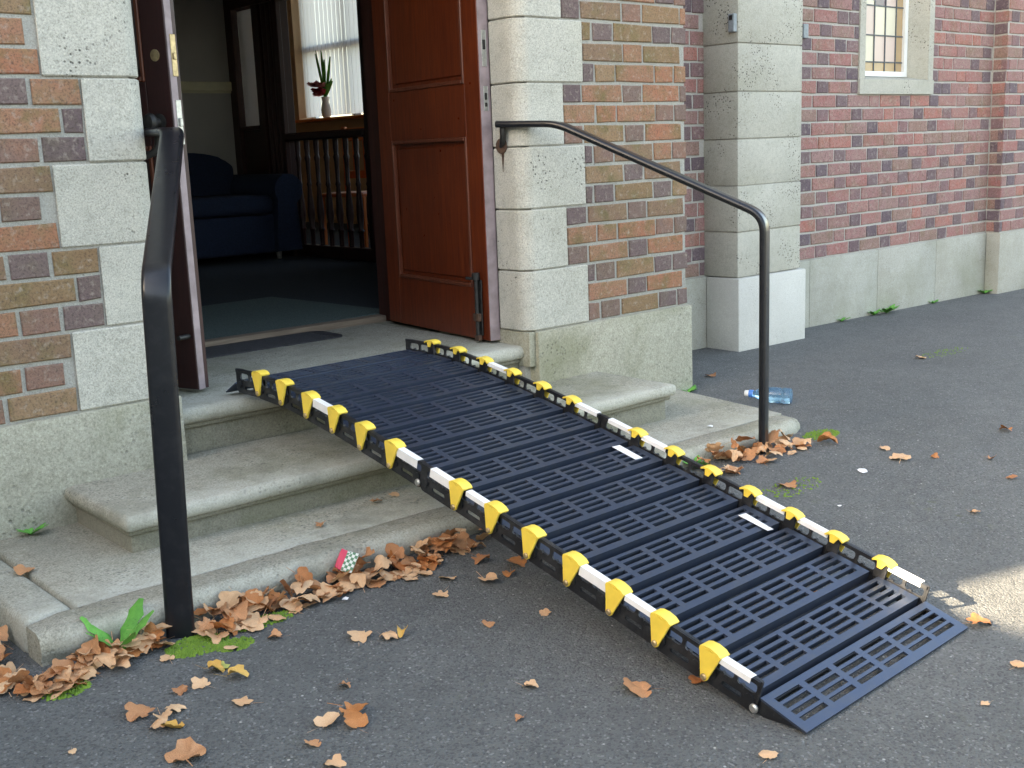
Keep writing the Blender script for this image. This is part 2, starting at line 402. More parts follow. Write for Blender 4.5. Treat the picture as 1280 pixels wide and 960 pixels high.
pier = obj('brick_pier', bm, M['rear_mortar'], bld)

bricks = []      # (wall, x0, x1, z0, y, dark, axis)
def lay(wall, y, n0, n1, span, seed, axis='x'):
    r = random.Random(seed); S, H, J = .2155, .1035, .0115
    for n in range(n0, n1):
        z0 = P + n * CH + J / 2
        x = -8 - (n % 2) * (S + H + 2 * J) / 2 + r.uniform(-.012, .012); k = 0
        ivs = span(n)
        while x < 9:
            L = S if k % 2 == 0 else H
            for a, b in ivs:
                lo, hi = max(x, a), min(x + L, b)
                if hi - lo > .028:
                    head = (k % 2 == 1) or hi - lo < .12
                    bricks.append((wall, lo, hi, z0, y, head, axis))
            x += L + J + r.uniform(-.002, .002); k += 1
qedge = lambda n: -.284 if (n // 3) % 2 == 0 else -.182
qedgeR = lambda n: 1.734 if (n // 3) % 2 == 0 else 1.627
lay('front', 0.0, 0, 27, lambda n: [(-1.3, qedge(n) - .006), (qedgeR(n) + .006, XR)], 3)
def rspan(n):
    z0, z1 = P + n * CH, P + (n + 1) * CH
    iv = [(XR + .3, 3.205), (3.735, 6.188)]
    if z1 > P + .93:
        iv = [(XR + .3, 3.205), (3.735, 4.588), (5.415, 6.188)]
    return iv
lay('rear', YB, 0, 27, rspan, 11)
lay('pier', PY, 0, 27, lambda n: [(PX0, PX1)], 12)
for n in range(27): bricks.append(('pier', PY + .008, YB - .004, P + n * CH + .00575, PX0, n % 2 == 1, 'y'))
lay('front', XR, 0, 20, lambda n: [(.004, YB)], 14, 'y+')

def brick_verts(L, seed, H=.0645, D=.04):
    r = random.Random(seed); j = lambda a: r.uniform(-a, a)
    b = .0032; out = []
    for (sx, sz) in ((-1, -1), (1, -1), (1, 1), (-1, 1)): out.append((sx * L / 2, D, sz * H / 2))
    o2 = []
    for (sx, sz) in ((-1, -1), (1, -1), (1, 1), (-1, 1)):
        jx, jz = j(.0024), j(.0022); o2.append((sx * L / 2 + jx, .003, sz * H / 2 + jz))
    o3 = [(x - math.copysign(b, x), j(.0008), z - math.copysign(b, z)) for x, _, z in o2]
    F = [(8, 9, 10, 11)] + [(4 + i, 4 + (i + 1) % 4, 8 + (i + 1) % 4, 8 + i) for i in range(4)] + [(i, (i + 1) % 4, 4 + (i + 1) % 4, 4 + i) for i in range(4)]
    return out + o2 + o3, F
AX = {'x': Matrix.Identity(3), 'y': Matrix(((0, 1, 0), (-1, 0, 0), (0, 0, 1))), 'y+': Matrix(((0, -1, 0), (1, 0, 0), (0, 0, 1)))}
def pix(p):
    v = Vector(p) - CAM; d = v.dot(fwd)
    return (640 + FPX * v.dot(rgt2) / d, 480 - FPX * v.dot(upv2) / d, d) if d > .1 else (-9, -9, -1)
scored = []
for i, (w, x0, x1, z0, y, head, ax) in enumerate(bricks):
    xc, zc = (x0 + x1) / 2, z0 + .0322
    c = Vector((xc, y, zc)) if ax == 'x' else Vector((y, xc, zc))
    u, v, d = pix(c); nrm = AX[ax] @ Vector((0, -1, 0))
    vis = d > 0 and -12 < u < 1292 and -12 < v < 972 and (CAM - c).dot(nrm) > 0
    if w == 'rear' and u < 858: vis = False
    area = (x1 - x0) * .0645 * abs((CAM - c).normalized().dot(nrm)) / d ** 2 if vis else 0
    scored.append((area, i, c))
scored.sort(key=lambda t: -t[0])
single = {i for a, i, c in scored[:300] if a > 0}
WOBJ = {'front': front, 'rear': rear, 'pier': pier}
brick_cache = {}; rest = {}
for a, i, c in scored:
    w, x0, x1, z0, y, head, ax = bricks[i]; L = x1 - x0
    base = 'brick_front' if w == 'front' else 'brick_rear'
    rr = random.Random(i * 7 + 1)
    dark = head and rr.random() < .72
    mk = base + ('_dark' if dark else '')
    if i in single:
        key = (round(L / .004), rr.randrange(3), mk)
        if key not in brick_cache:
            V, F = brick_verts(round(L / .004) * .004, hash(key[:2]) % 9999); me = bpy.data.meshes.new('brick'); me.from_pydata(V, [], F); me.update(); me.materials.append(M[mk]); brick_cache[key] = me
        Mx = Matrix.Translation(c + AX[ax] @ Vector((0, rr.uniform(-.0015, .0015), 0))) @ AX[ax].to_4x4() @ Matrix.Rotation(rr.uniform(-.006, .006), 4, 'Y')
        obj('brick', brick_cache[key], None, WOBJ[w], M=Mx)
    else:
        V, F = brick_verts(L, i); vv, ff = rest.setdefault((w, mk), ([], [])); n0 = len(vv)
        vv += [tuple(AX[ax] @ Vector(v) + c) for v in V]; ff += [tuple(k + n0 for k in f) for f in F]
for (w, mk), (vv, ff) in rest.items():
    me = bpy.data.meshes.new('brickwork'); me.from_pydata(vv, [], ff); me.update()
    obj('brickwork', me, M[mk], WOBJ[w], kind='stuff')

# quoin stones with a rounded corner on the door side
def arc(cx, cy, r, a0, a1, n=7): return [(cx + r * cos(a0 + (a1 - a0) * i / n), cy + r * sin(a0 + (a1 - a0) * i / n)) for i in range(n + 1)]
def soft_prism(pts, z0, z1, seed, b=.004):
    bm = nb()
    cxm = sum(p[0] for p in pts) / len(pts); cym = sum(p[1] for p in pts) / len(pts)
    def ins(p): return (p[0] + math.copysign(min(b, abs(cxm - p[0])), cxm - p[0]), p[1] + math.copysign(min(b, abs(cym - p[1])), cym - p[1]))
    inn = [ins(p) for p in pts]
    r0, r1, r2, r3 = [[bm.verts.new((*p, z)) for p in L] for L, z in ((inn, z0), (pts, z0 + b), (pts, z1 - b), (inn, z1))]
    n = len(pts); bm.faces.new(r0[::-1]); bm.faces.new(r3)
    for a, c in ((r0, r1), (r1, r2), (r2, r3)):
        for i in range(n): bm.faces.new((a[i], a[(i + 1) % n], c[(i + 1) % n], c[i]))
    return bm
RB = .055
for k in range(0, 10):
    e = -.284 if k % 2 == 0 else -.182; dy = RND.uniform(-.002, .002); g = .0022
    pts = [(e, .06), (e, -.001 + dy)] + [(-RB - .004, -.001 + dy)] + arc(-RB, RB + dy - .001, RB, -pi / 2, 0, 10) + [(0, RB + .006), (0, .155), (-.06, .155)]
    obj('quoin_stone', soft_prism(pts, P + k * Q + g, P + (k + 1) * Q - g, k), M['quoin'], front, smooth=35)
    e = 1.734 if k % 2 == 0 else 1.627; dy = RND.uniform(-.002, .002)
    pts = [(XW, .155), (XW, RB + .006)] + arc(XW + RB, RB + dy - .001, RB, pi, 1.5 * pi, 10) + [(XW + RB + .004, -.001 + dy), (e, -.001 + dy), (e, .06), (XW + .06, .155)]
    obj('quoin_stone', soft_prism(pts, P + k * Q + g, P + (k + 1) * Q - g, k + 20), M['quoin'], front, smooth=35)
# plinths
def rough_block(name, x0, x1, y0, y1, z0, z1, mat, parent, bev=.006, n=8, amp=.0025, seed=1):
    bm = nb(); box(bm, x0, x1, y0, y1, z0, z1, bev, 2); jitter(bm, amp, 9, seed); return obj(name, bm, M[mat], parent, smooth=40)
for a, b in ((-3.2, -.9), (-.897, .012)): rough_block('plinth_stone', a, b, -.016, .2, -.06, P - .002, 'plinth', front)
rough_block('plinth_stone', 1.45, XR + .012, -.016, .6, -.06, P - .002, 'plinth', front)
rough_block('plinth_stone', -5.76, -3.203, -.016, .2, -.06, P - .002, 'plinth', front)
rough_block('jamb_base', 1.418, 1.4495, .0, .2, .25, P - .002, 'plinth', front, .004)
xs_ = [XR + .2, 3.25, 4.12, 4.83, 5.52, 6.195]
for a, b in zip(xs_, xs_[1:]): rough_block('plinth_stone', a, b - .003, YB - .012, .8, -.15, P - .002, 'rear_plinth', rear, .004, amp=.0015, seed=a)
rough_block('plinth_stone', PX0 - .012, 7.4, PY - .012, YB - .014, -.15, P - .002, 'rear_plinth', pier, .004)
# pillar
bm = nb(); box(bm, 3.212, 3.728, .415, YB + .02, P, 4.2); pil = obj('stone_pillar', bm, M['mortar'], bld)
rough_block('pillar_base', 3.196, 3.772, .394, YB - .014, -.1, P - .004, 'pillar_base', pil, .007, amp=.003)
for k in range(0, 14):
    dx = RND.uniform(-.002, .002)
    rough_block('pillar_stone', 3.205 + dx, 3.735 + dx, .408 + dx, YB + .03, P + k * Q + .002, P + (k + 1) * Q - .002, 'pillar', pil, .005, amp=.001, seed=k)
bm = nb(); box(bm, 3.176, 3.2035, .412, .447, P + 1.19, P + 1.275, .004, 2); bx = obj('bell_box', bm, M['grey_plastic'], pil); bm = nb(); box(bm, 3.1738, 3.1755, .42, .439, P + 1.245, P + 1.267); obj('cover', bm, M['iron'], bx)
bm = nb(); box(bm, 4.02, 4.065, YB - .02, YB + .004, P + 1.205, P + 1.28, .004, 2); obj('vent_plate', bm, M['grey_plastic'], rear)
# leaded window in the rear wall
bm = nb()
prism(bm, [(4.59, YB - .006), (4.648, YB - .006), (4.705, YB + .115), (4.705, YB + .16), (4.59, YB + .16)], P + 1.0, P + 2.3)
win = obj('window', bm, M['pillar'], bld)
bm = nb(); prism(bm, [(5.412, YB - .006), (5.412, YB + .16), (5.295, YB + .16), (5.295, YB + .115), (5.355, YB - .006)], P + 1.0, P + 2.3); obj('jamb', bm, M['pillar'], win)
bm = nb(); prism(bm, [(YB - .012, P + .914), (YB + .16, P + .914), (YB + .16, P + 1.03), (YB + .115, P + 1.022), (YB - .012, P + .998)], 4.588, 5.414, 'x'); obj('sill', bm, M['pillar'], win)
bm = nb(); box(bm, 4.59, 5.412, YB - .006, YB + .16, P + 2.301, P + 2.42); obj('lintel', bm, M['pillar'], win)
GY = YB + .125; gx0, gx1, g0, g1 = 4.705, 5.295, P + 1.024, P + 2.3
bm = nb(); box(bm, gx1 - .035, gx1, GY - .02, GY + .03, g0, g1); box(bm, gx0, gx0 + .035, GY - .02, GY + .03, g0, g1); box(bm, gx0 + .0352, gx1 - .0352, GY - .02, GY + .03, g0, g0 + .03); box(bm, gx0 + .0352, gx1 - .0352, GY - .02, GY + .03, g1 - .03, g1)
obj('window_frame', bm, M['white'], win)
cx_ = [gx0 + .035, gx0 + .105, gx0 + .235, gx0 + .355, gx0 + .475, gx1 - .035]
cz_ = [g0 + .03, g0 + .085, g0 + .24, g0 + .41, g0 + .60, g0 + .80, g0 + 1.0, g1 - .03]
pk = ['pane_pink', 'pane_cream', 'pane_cream', 'pane_pink', 'pane_cream', 'pane_amber']
for i in range(5):
    for j in range(7):
        bm = nb(); box(bm, cx_[i] + .002, cx_[i + 1] - .002, GY - .003, GY + .003, cz_[j] + .002, cz_[j + 1] - .002)
        mk = 'pane_dark' if (i in (2,) and j >= 3) else 'pane_amber' if (i == 4 or j == 0) else pk[(i * 3 + j * 2) % 4]
        obj('pane', bm, M[mk], win, M=Matrix.Rotation(0, 4, 'Z'))
for x in cx_[1:-1]:
    bm = nb(); box(bm, x - .004, x + .004, GY - .008, GY + .008, cz_[0], cz_[-1]); obj('lead_came', bm, M['lead'], win)
for z in cz_[1:-1]:
    bm = nb(); box(bm, cx_[0], cx_[-1], GY - .007, GY + .007, z - .004, z + .004); obj('lead_came', bm, M['lead'], win)
# roofs, end walls, interior shell
def part_boxes(name, mat, parent, *bs):
    bm = nb()
    for b in bs: box(bm, *b)
    return obj(name, bm, M[mat], parent)
part_boxes('end_wall', 'brick_front', bld, (-5.75, -5.45, 1.1502, 5.4, -.1, HT))
part_boxes('back_wall', 'brick_front', bld, (-5.75, 3.1, 5.4002, 5.6, -.1, HT))
part_boxes('back_wall', 'brick_rear', bld, (3.1, 5.85, 9.2, 9.4, -.1, 5), (3.1002, 3.18, 5.4, 9.1998, -.1, 5))
part_boxes('roof', 'slate', bld, (-5.85, 3.2, -.05, 5.7, HT + .001, HT + .2))
part_boxes('roof', 'slate', bld, (3.201, 7.5, .55, 9.5, 5.001, 5.2))
def structure(name, mat, *bs):
    o = part_boxes(name, mat, None, *bs); o['kind'] = 'structure'; return o
FZ = .338
structure('hall_floor', 'carpet', (-5.44, 3.1, 1.13, 5.39, .2, FZ))
structure('side_room_floor', 'carpet', (3.1005, 5.6, .96, 9.19, .2, FZ - .002))
structure('hall_ceiling', 'ceiling', (-5.44, 3.1, 1.1505, 5.399, 3.2, 3.3))
structure('side_room_ceiling', 'ceiling', (3.1005, 5.6, .951, 9.199, 3.4, 3.5))
structure('hall_back_wall', 'wall_grey', (-5.44, 3.1, 5.2, 5.3995, FZ + .001, 3.199))
structure('hall_left_wall', 'wall_grey', (-.75, -.6, 1.16, 5.199, FZ + .001, 3.199))
wy0, wy1, wz0, wz1 = 5.9, 8.42, P + 1.06, 3.2
structure('side_room_window_wall', 'wall_tan', (5.6, 5.85, .955, 2.0, .2, 5), (5.6, 5.85, 2.0002, 4.9998, .2, 1.3), (5.6, 5.85, 2.0002, 4.9998, 3.1, 5), (5.6, 5.85, 5.0, wy0, .2, 5), (5.6, 5.85, wy1, 9.199, .2, 5), (5.6, 5.85, wy0 + .0002, wy1 - .0002, .2, wz0), (5.6, 5.85, wy0 + .0002, wy1 - .0002, wz1, 5))  # the opening nearer the front is added, unseen, to brighten the room
structure('side_room_end_wall', 'wall_tan', (3.19, 5.599, 9.1, 9.1995, FZ, 3.399))
structure('side_room_inner_wall', 'wall_tan', (3.12, 3.19, 5.21, 9.099, FZ, 3.399))
# porch recess paint / soffit
part_boxes('porch_ceiling', 'cream', bld, (-.0995, 1.5595, .1505, 1.149, 2.57, 2.6195))

# ------------------------------------------------------------------ stone steps
steps = thing('stone_steps', 'worn grey stone entrance steps with rounded nosings below the doorway', 'steps', (.7, -.4, 0))
def step_piece(name, x0, x1, y0, y1, z0, z1, mat, bev, seg=3, amp=.003, seed=1, parent=steps, M4=None, cuts=14):
    bm = nb(); box(bm, x0, x1, y0, y1, z0, z1)
    bmesh.ops.bevel(bm, geom=bm.edges[:], offset=bev, segments=seg, profile=.5, affect='EDGES')
    for i in range(1, cuts):
        co = Vector((x0 + (x1 - x0) * i / cuts, 0, 0)); bmesh.ops.bisect_plane(bm, geom=bm.verts[:] + bm.edges[:] + bm.faces[:], plane_co=co, plane_no=(1, 0, 0))
    jitter(bm, amp, 6, seed); jitter(bm, amp * .5, 22, seed + 3)
    return obj(name, bm, M[mat], parent, smooth=50, M=M4)
ZL, Z2 = .3285, .185
# landing inside the doorway
step_piece('landing_slab', .016, 1.446, .035, 1.06, ZL - .052, ZL, 'tread', .022, 3, .002, 1)
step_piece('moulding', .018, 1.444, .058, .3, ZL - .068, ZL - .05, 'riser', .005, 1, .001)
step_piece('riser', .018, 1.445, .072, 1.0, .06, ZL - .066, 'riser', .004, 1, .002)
part_boxes('landing_side', 'riser', steps, (-.0985, .0155, .1515, 1.06, .06, ZL - .004)); part_boxes('landing_side', 'riser', steps, (1.4465, 1.5585, .2005, 1.06, .06, ZL - .004))
# middle step
step_piece('tread_slab', -.362, 1.772, -.425, .068, Z2 - .045, Z2, 'tread', .019, 3, .003, 5)
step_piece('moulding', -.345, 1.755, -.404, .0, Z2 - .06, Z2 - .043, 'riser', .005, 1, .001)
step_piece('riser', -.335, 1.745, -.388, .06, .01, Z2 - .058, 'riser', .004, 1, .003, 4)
# bottom slab: an infill slab bordered by kerb stones, all dipping slightly to the right
TILT = Matrix.Translation((-.7, 0, .083)) @ Matrix.Rotation(.0125, 4, 'Y')
bm = nb(); pr = [(-.655, -.1), (-.655, -.004), (-.66, -.001)] + arc(-.735, -.031, .03, pi / 2, pi, 6)[:] + [(-.765, -.05), (-.757, -.062), (-.75, -.1)]
prism(bm, pr, 0, 2.80, 'x')
for i in range(1, 40):
    bmesh.ops.bisect_plane(bm, geom=bm.verts[:] + bm.edges[:] + bm.faces[:], plane_co=(2.8 * i / 40, 0, 0), plane_no=(1, 0, 0))
for v in bm.verts:
    e = min(v.co.x, 2.8 - v.co.x)
    if e < .036 and v.co.z > -.09:
        v.co.y += .03 * (1 - e / .036) * (1 if v.co.y < -.7 else 0); v.co.z -= .012 * (1 - e / .036)
jitter(bm, .005, 5, 2); jitter(bm, .003, 19, 5)
obj('kerb_stone', bm, M['tread'], steps, smooth=50, M=TILT)
step_piece('kerb_stone', .0, .115, -.651, -.012, -.10, .0, 'tread', .024, 4, .004, 17, M4=TILT, cuts=3)
step_piece('base_slab', .119, 1.75, -.651, -.0, -.10, -.002, 'tread', .005, 1, .003, 21, M4=TILT)
bm = nb(); prism(bm, [(1.754, -.651), (2.80, -.651), (2.90, -.012), (1.754, -.012)], -.10, -.003); obj('base_slab', bm, M['tread'], steps, M=TILT)

# ------------------------------------------------------------------ double doors folded out into the porch
def leaf_matrix(hx, hy, fx, fy):
    """local x runs from hinge to free edge, local -y is the interior face"""
    d = Vector((fx - hx, fy - hy, 0)); L = d.length; d.normalize(); n = Vector((-d.y, d.x, 0))
    R3 = Matrix((d, n, Vector((0, 0, 1)))).transposed().to_4x4()
    return Matrix.Translation((hx, hy, ZL + .012)) @ R3, L
DH = 2.2
def door_leaf(name, Mx, L, inner, label, wood='door'):
    """inner = +1/-1: side (local y) whose face shows panels and mouldings in view; both sides get panels"""
    T = .048
    bm = nb(); rails = [(0, .17), (.50, .155 + .5), (1.02, 1.16), (2.06, DH)]
    st = .105
    box(bm, 0, st, -T / 2, T / 2, 0, DH, .002); box(bm, L - st, L - .0005, -T / 2, T / 2, 0, DH, .002)
    RZ = [(0, .20), (.775, .97), (2.05, DH)]
    for a, b in RZ: box(bm, st + .0003, L - st - .0003, -T / 2 + .0004, T / 2 - .0004, a, b, .001)
    lf = obj(name, bm, M[wood], bld, M=Mx); lf['label'] = label
    ys = sorted((inner * -.004, inner * (T / 2 - .002))) if wood != 'door' else (-T / 2 + .002, T / 2 - .002)
    bm = nb(); box(bm, L - .0004, L + .0028, *ys, .001, DH - .001); obj('edge_strip', bm, M['door_edge'], lf, M=Mx)
    for (a, b) in ((.20, .775), (.97, 2.05)):
        bm = nb(); box(bm, st, L - st, -.008, .008, a, b)
        t = bmesh.new(); box(t, st + .03, L - st - .03, -.014, .014, a + .03, b - .03, .006, 1); merge(bm, t)
        obj('door_panel', bm, M[wood], lf, M=Mx)
        for s in (-1, 1):
            bm = nb(); w = .016; y0, y1 = sorted((s * .0085, s * (T / 2 + .004)))
            box(bm, st + .0005, st + w, y0, y1, a, b, .003); box(bm, L - st - w, L - st - .0005, y0, y1, a, b, .003)
            box(bm, st + w, L - st - w, y0, y1, a + .0005, a + w, .003); box(bm, st + w, L - st - w, y0, y1, b - w, b - .0005, .003)
            obj('panel_moulding', bm, M['moulding'], lf, M=Mx)
    return lf
MR, LR = leaf_matrix(1.492, .97, 1.395, .172)
door_r = door_leaf('door_leaf', MR, LR, 1, 'varnished red-brown panelled door leaf swung open against the right jamb')
ML, LL = leaf_matrix(-.045, .97, .205, .235)
door_l = door_leaf('door_leaf', ML, LL, -1, 'door leaf on the left, seen on its worn lock edge with brass plates', 'door_outer')
def on_leaf(name, lf, Mx, mat, *bs, bev=.0015):
    bm = nb()
    for b in bs: box(bm, *b, bev)
    return obj(name, bm, M[mat], lf, M=Mx)
# left leaf: lock hardware on its edge and knobs on the outer face (towards -x)
zl = lambda z: z + P - (ZL + .012)
on_leaf('lock_plate', door_l, ML, 'brass', (LL + .0025, LL + .0048, -.011, .011, zl(.935), zl(1.06)))
on_leaf('lock_plate', door_l, ML, 'steel', (LL + .0025, LL + .0048, -.011, .011, zl(.73), zl(.865)))
on_leaf('lock_bolt', door_l, ML, 'brass', (LL + .004, LL + .010, -.006, .006, zl(.985), zl(1.005)))
on_leaf('lock_bolt', door_l, ML, 'steel', (LL + .004, LL + .012, -.006, .006, zl(.785), zl(.81)))
SL = -1 if (ML.to_3x3() @ Vector((0, 1, 0))).x > 0 else 1      # local y sign facing world -x
def knob(lf, Mx, x, z, s, r, mat):
    bm = nb(); Rm = Matrix.Rotation(-s * pi / 2, 4, 'X')
    lathe(bm, [(r * .9, 0), (r * .95, .006), (r * .45, .010), (r * .4, .025), (r * .9, .034), (r, .044), (r * .8, .055), (r * .3, .06)], 20, (x, s * .024, z), Rm)
    obj('knob', bm, M[mat], lf, M=Mx, smooth=40)
knob(door_l, ML, LL - .055, zl(.80), SL, .028, 'iron'); 
bm = nb(); lathe(bm, [(.018, 0), (.018, .004), (.012, .006)], 16, (LL - .05, SL * .024, zl(1.0)), Matrix.Rotation(-SL * pi / 2, 4, 'X')); obj('keyhole_cover', bm, M['brass'], door_l, M=ML, smooth=40)
bm = nb(); cyl(bm, (LL - .02, SL * .024, zl(.13)), (LL - .02, SL * .07, zl(.13)), .008); obj('door_stop', bm, M['iron'], door_l, M=ML)
# right leaf: mortice holes on the edge, iron bolt at the foot of the inner face
on_leaf('lock_plate', door_r, MR, 'steel', (LR + .0025, LR + .0042, -.010, .010, zl(.98), zl(1.11)))
on_leaf('keep_hole', door_r, MR, 'iron', (LR + .004, LR + .0055, -.006, .006, zl(1.04), zl(1.075)), (LR + .0042, LR + .0055, -.005, .005, zl(.86), zl(.885)), (LR + .0042, LR + .0055, -.005, .005, zl(.835), zl(.85)))
on_leaf('lock_plate', door_r, MR, 'steel', (LR + .0025, LR + .0038, -.010, .010, zl(.82), zl(.91)))
SR = -1 if (MR.to_3x3() @ Vector((0, 1, 0))).x > 0 else 1
y0, y1 = sorted((SR * .0285, SR * .034))
on_leaf('bolt_plate', door_r, MR, 'iron', (LR - .075, LR - .035, y0, y1, .02, .20), (LR - .078, LR - .032, y0, SR * .04 if SR > 0 else y1, .19, .235))
bm = nb(); cyl(bm, (LR - .055, SR * .042, -.004), (LR - .055, SR * .042, .25), .0085); cyl(bm, (LR - .055, SR * .042, .235), (LR - .055, SR * .042, .262), .015); cyl(bm, (LR - .055, SR * .042, .24), (LR - .095, SR * .06, .24), .006); obj('door_bolt', bm, M['iron'], door_r, M=MR, smooth=40)
on_leaf('rusted_keep', door_r, MR, 'rust', (LR - .074, LR - .036, SR * .035 if SR > 0 else SR * .05, SR * .05 if SR > 0 else SR * .035, .075, .105), (LR - .07, LR - .04, SR * .035 if SR > 0 else SR * .05, SR * .05 if SR > 0 else SR * .035, .0, .02))
# frame, sill
part_boxes('door_frame', 'door_dark', bld, (-.099, -.05, 1.0, 1.12, ZL, 2.56), (1.515, 1.559, 1.0, 1.12, ZL, 2.56), (-.0495, 1.5145, 1.0, 1.12, 2.40, 2.56))
bm = nb(); box(bm, -.049, 1.5145, 1.062, 1.129, ZL - .03, ZL + .022, .006, 2); jitter(bm, .004, 7); obj('door_sill', bm, M['sill_wood'], bld, smooth=40)

# ------------------------------------------------------------------ handrails (flat rounded bar)
def round_path(pts, radii, n=6):
    out = [Vector(pts[0])]
    for i in range(1, len(pts) - 1):
        p, a, b = Vector(pts[i]), Vector(pts[i - 1]), Vector(pts[i + 1]); u, v = (a - p).normalized(), (b - p).normalized(); r = radii[i - 1]
        A, B = p + u * r, p + v * r
        for k in range(n + 1):
            t = k / n; out.append(A * (1 - t) ** 2 + p * 2 * t * (1 - t) + B * t ** 2)
    out.append(Vector(pts[-1])); return out
def handrail(label, post, bend_z, b2, wall, bracket, lean=0., w=.064, th=.024):
    t = thing('handrail', label, 'handrail', (post[0], post[1], 0))
    d = Vector((b2[0] - post[0], b2[1] - post[1], 0)).normalized(); side = Vector((d.y, -d.x, 0))
    path = round_path([(post[0], post[1], -.03), (post[0] + lean, post[1], bend_z), b2, wall], [.055, .05], 8)
    prof = rrect(0, 0, w, th, .0105, 4); bm = nb(); sweep(bm, path, prof, side)
    obj('rail_bar', bm, M['rail'], t, smooth=30)
    bm = nb(); bp = Vector(bracket); wp = Vector(wall)
    sweep(bm, round_path([wp + Vector((0, -.02, -.008)), wp + Vector((0, -.02, -.055)), bp], [.03], 6), [(cos(a) * .011, sin(a) * .011) for a in [k * pi / 4 for k in range(8)]], (1, 0, 0)); obj('bracket', bm, M['iron'], t, smooth=50)
    bm = nb(); lathe(bm, [(.03, 0), (.028, .006)], 16, bp, (Vector((1, 0, 0)) if bp.x < .5 else Vector((-1, 0, 0))).to_track_quat('Z', 'Y').to_matrix().to_4x4()); obj('wall_flange', bm, M['rust'], t, smooth=40)
    return t
handrail('black flat-bar handrail whose post stands in dry leaves beside the leafy weed', (-.408, -.80), .815, (.0, -.145, 1.145), (.045, .07, 1.150), (-.0, .10, 1.075), .026)
handrail('slim black handrail with its post in the leaf heap near the blue bottle', (1.757, -.822), .812, (1.475, -.13, 1.145), (1.385, .09, 1.153), (1.409, .105, 1.075))
# rust run under the right bracket
bm = nb(); prism(bm, [(.092, 1.06), (.108, 1.06), (.106, 1.02), (.103, .98), (.100, 1.0), (.096, 1.03)], XW - .0022, XW - .0008, 'x'); obj('rust_stain', bm, M['rust'], front)

# ------------------------------------------------------------------ things in the hall
def strip_mat():
    bm = nb(); box(bm, .32, 1.14, .82, 1.045, ZL, ZL + .006)
    ed = [e for e in bm.edges if abs(e.verts[0].co.z - e.verts[1].co.z) > .003 and e.verts[0].co.x > 1]
    bmesh.ops.bevel(bm, geom=ed, offset=.05, segments=5, profile=.5, affect='EDGES')
    for i in range(9): box(bm, .325, 1.08, .835 + i * .022, .845 + i * .022, ZL + .0058, ZL + .0085)
    return tag(obj('door_mat', bm, M['rubber']), 'ribbed black rubber strip mat lying on the landing before the sill', 'mat')
strip_mat()
bm = nb(); box(bm, -.75, .75, -.52, .52, 0, .008, .003)  # thin green rectangle laid over the carpet inside the door
tag(obj('green_floor_piece', bm, M['floor_green'], M=Matrix.Translation((.88, 1.67, FZ)) @ Matrix.Rotation(.06, 4, 'Z')), 'dull green flat rectangle on the dark carpet just inside the door', 'mat')
bm = nb(); box(bm, -.599, 3.05, 5.165, 5.1995, P + 1.205, P + 1.275, .008, 2); box(bm, -.599, 3.05, 5.18, 5.1993, P + 1.19, P + 1.2048)
o = tag(obj('dado_rail', bm, M['cream']), 'cream dado rail running along the grey hall wall', 'dado rail')
# sofa
sofa = thing('sofa', 'navy blue upholstered sofa with scrolled arm against the grey hall wall', 'sofa', (2.2, 4.7, FZ))
def cushion(name, x0, x1, y0, y1, z0, z1, bev, parent=sofa):
    bm = nb(); box(bm, x0, x1, y0, y1, z0, z1, bev, 4); jitter(bm, .008, 4, x0); return obj(name, bm, M['sofa'], parent, smooth=60)
cushion('seat_base', 1.32, 2.92, 4.33, 5.1, FZ + .05, FZ + .33, .03)
cushion('seat_cushion', 1.42, 2.14, 4.31, 4.95, FZ + .335, FZ + .47, .05); cushion('seat_cushion', 2.15, 2.85, 4.31, 4.95, FZ + .335, FZ + .47, .05)
for a, b in ((1.35, 2.12), (2.11, 2.88)):
    bm = nb(); prism(bm, [(a, .40)] + [(a + (b - a) * i / 12, .70 + .11 * sin(pi * i / 12) ** .6) for i in range(13)] + [(b, .40)], 4.93, 5.13, 'y')
    bmesh.ops.bevel(bm, geom=bm.edges[:], offset=.03, segments=3, profile=.5, affect='EDGES'); bmesh.ops.translate(bm, verts=bm.verts[:], vec=(0, 0, FZ - .02)); obj('back_cushion', bm, M['sofa'], sofa, smooth=60)
for x in (1.30, 2.93):
    bm = nb(); pr = [(x - .10, .06), (x + .10, .06), (x + .08, .40)] + arc(x + (.02 if x > 2 else -.02), .50, .115, -.6, pi + .6, 12) + [(x - .08, .40)]
    prism(bm, [(p[0], p[1] + FZ) for p in pr], 4.27, 5.08, 'y'); bmesh.ops.bevel(bm, geom=[e for e in bm.edges if len(e.link_faces) == 2 and e.calc_face_angle(0) > .9], offset=.02, segments=2, affect='EDGES'); obj('arm', bm, M['sofa'], sofa, smooth=60)
for x in (1.36, 2.88):
    for y in (4.36, 5.04): 
        bm = nb(); cyl(bm, (x, y, FZ), (x, y, FZ + .055), .018, 10, .024); obj('foot', bm, M['steel'], sofa)
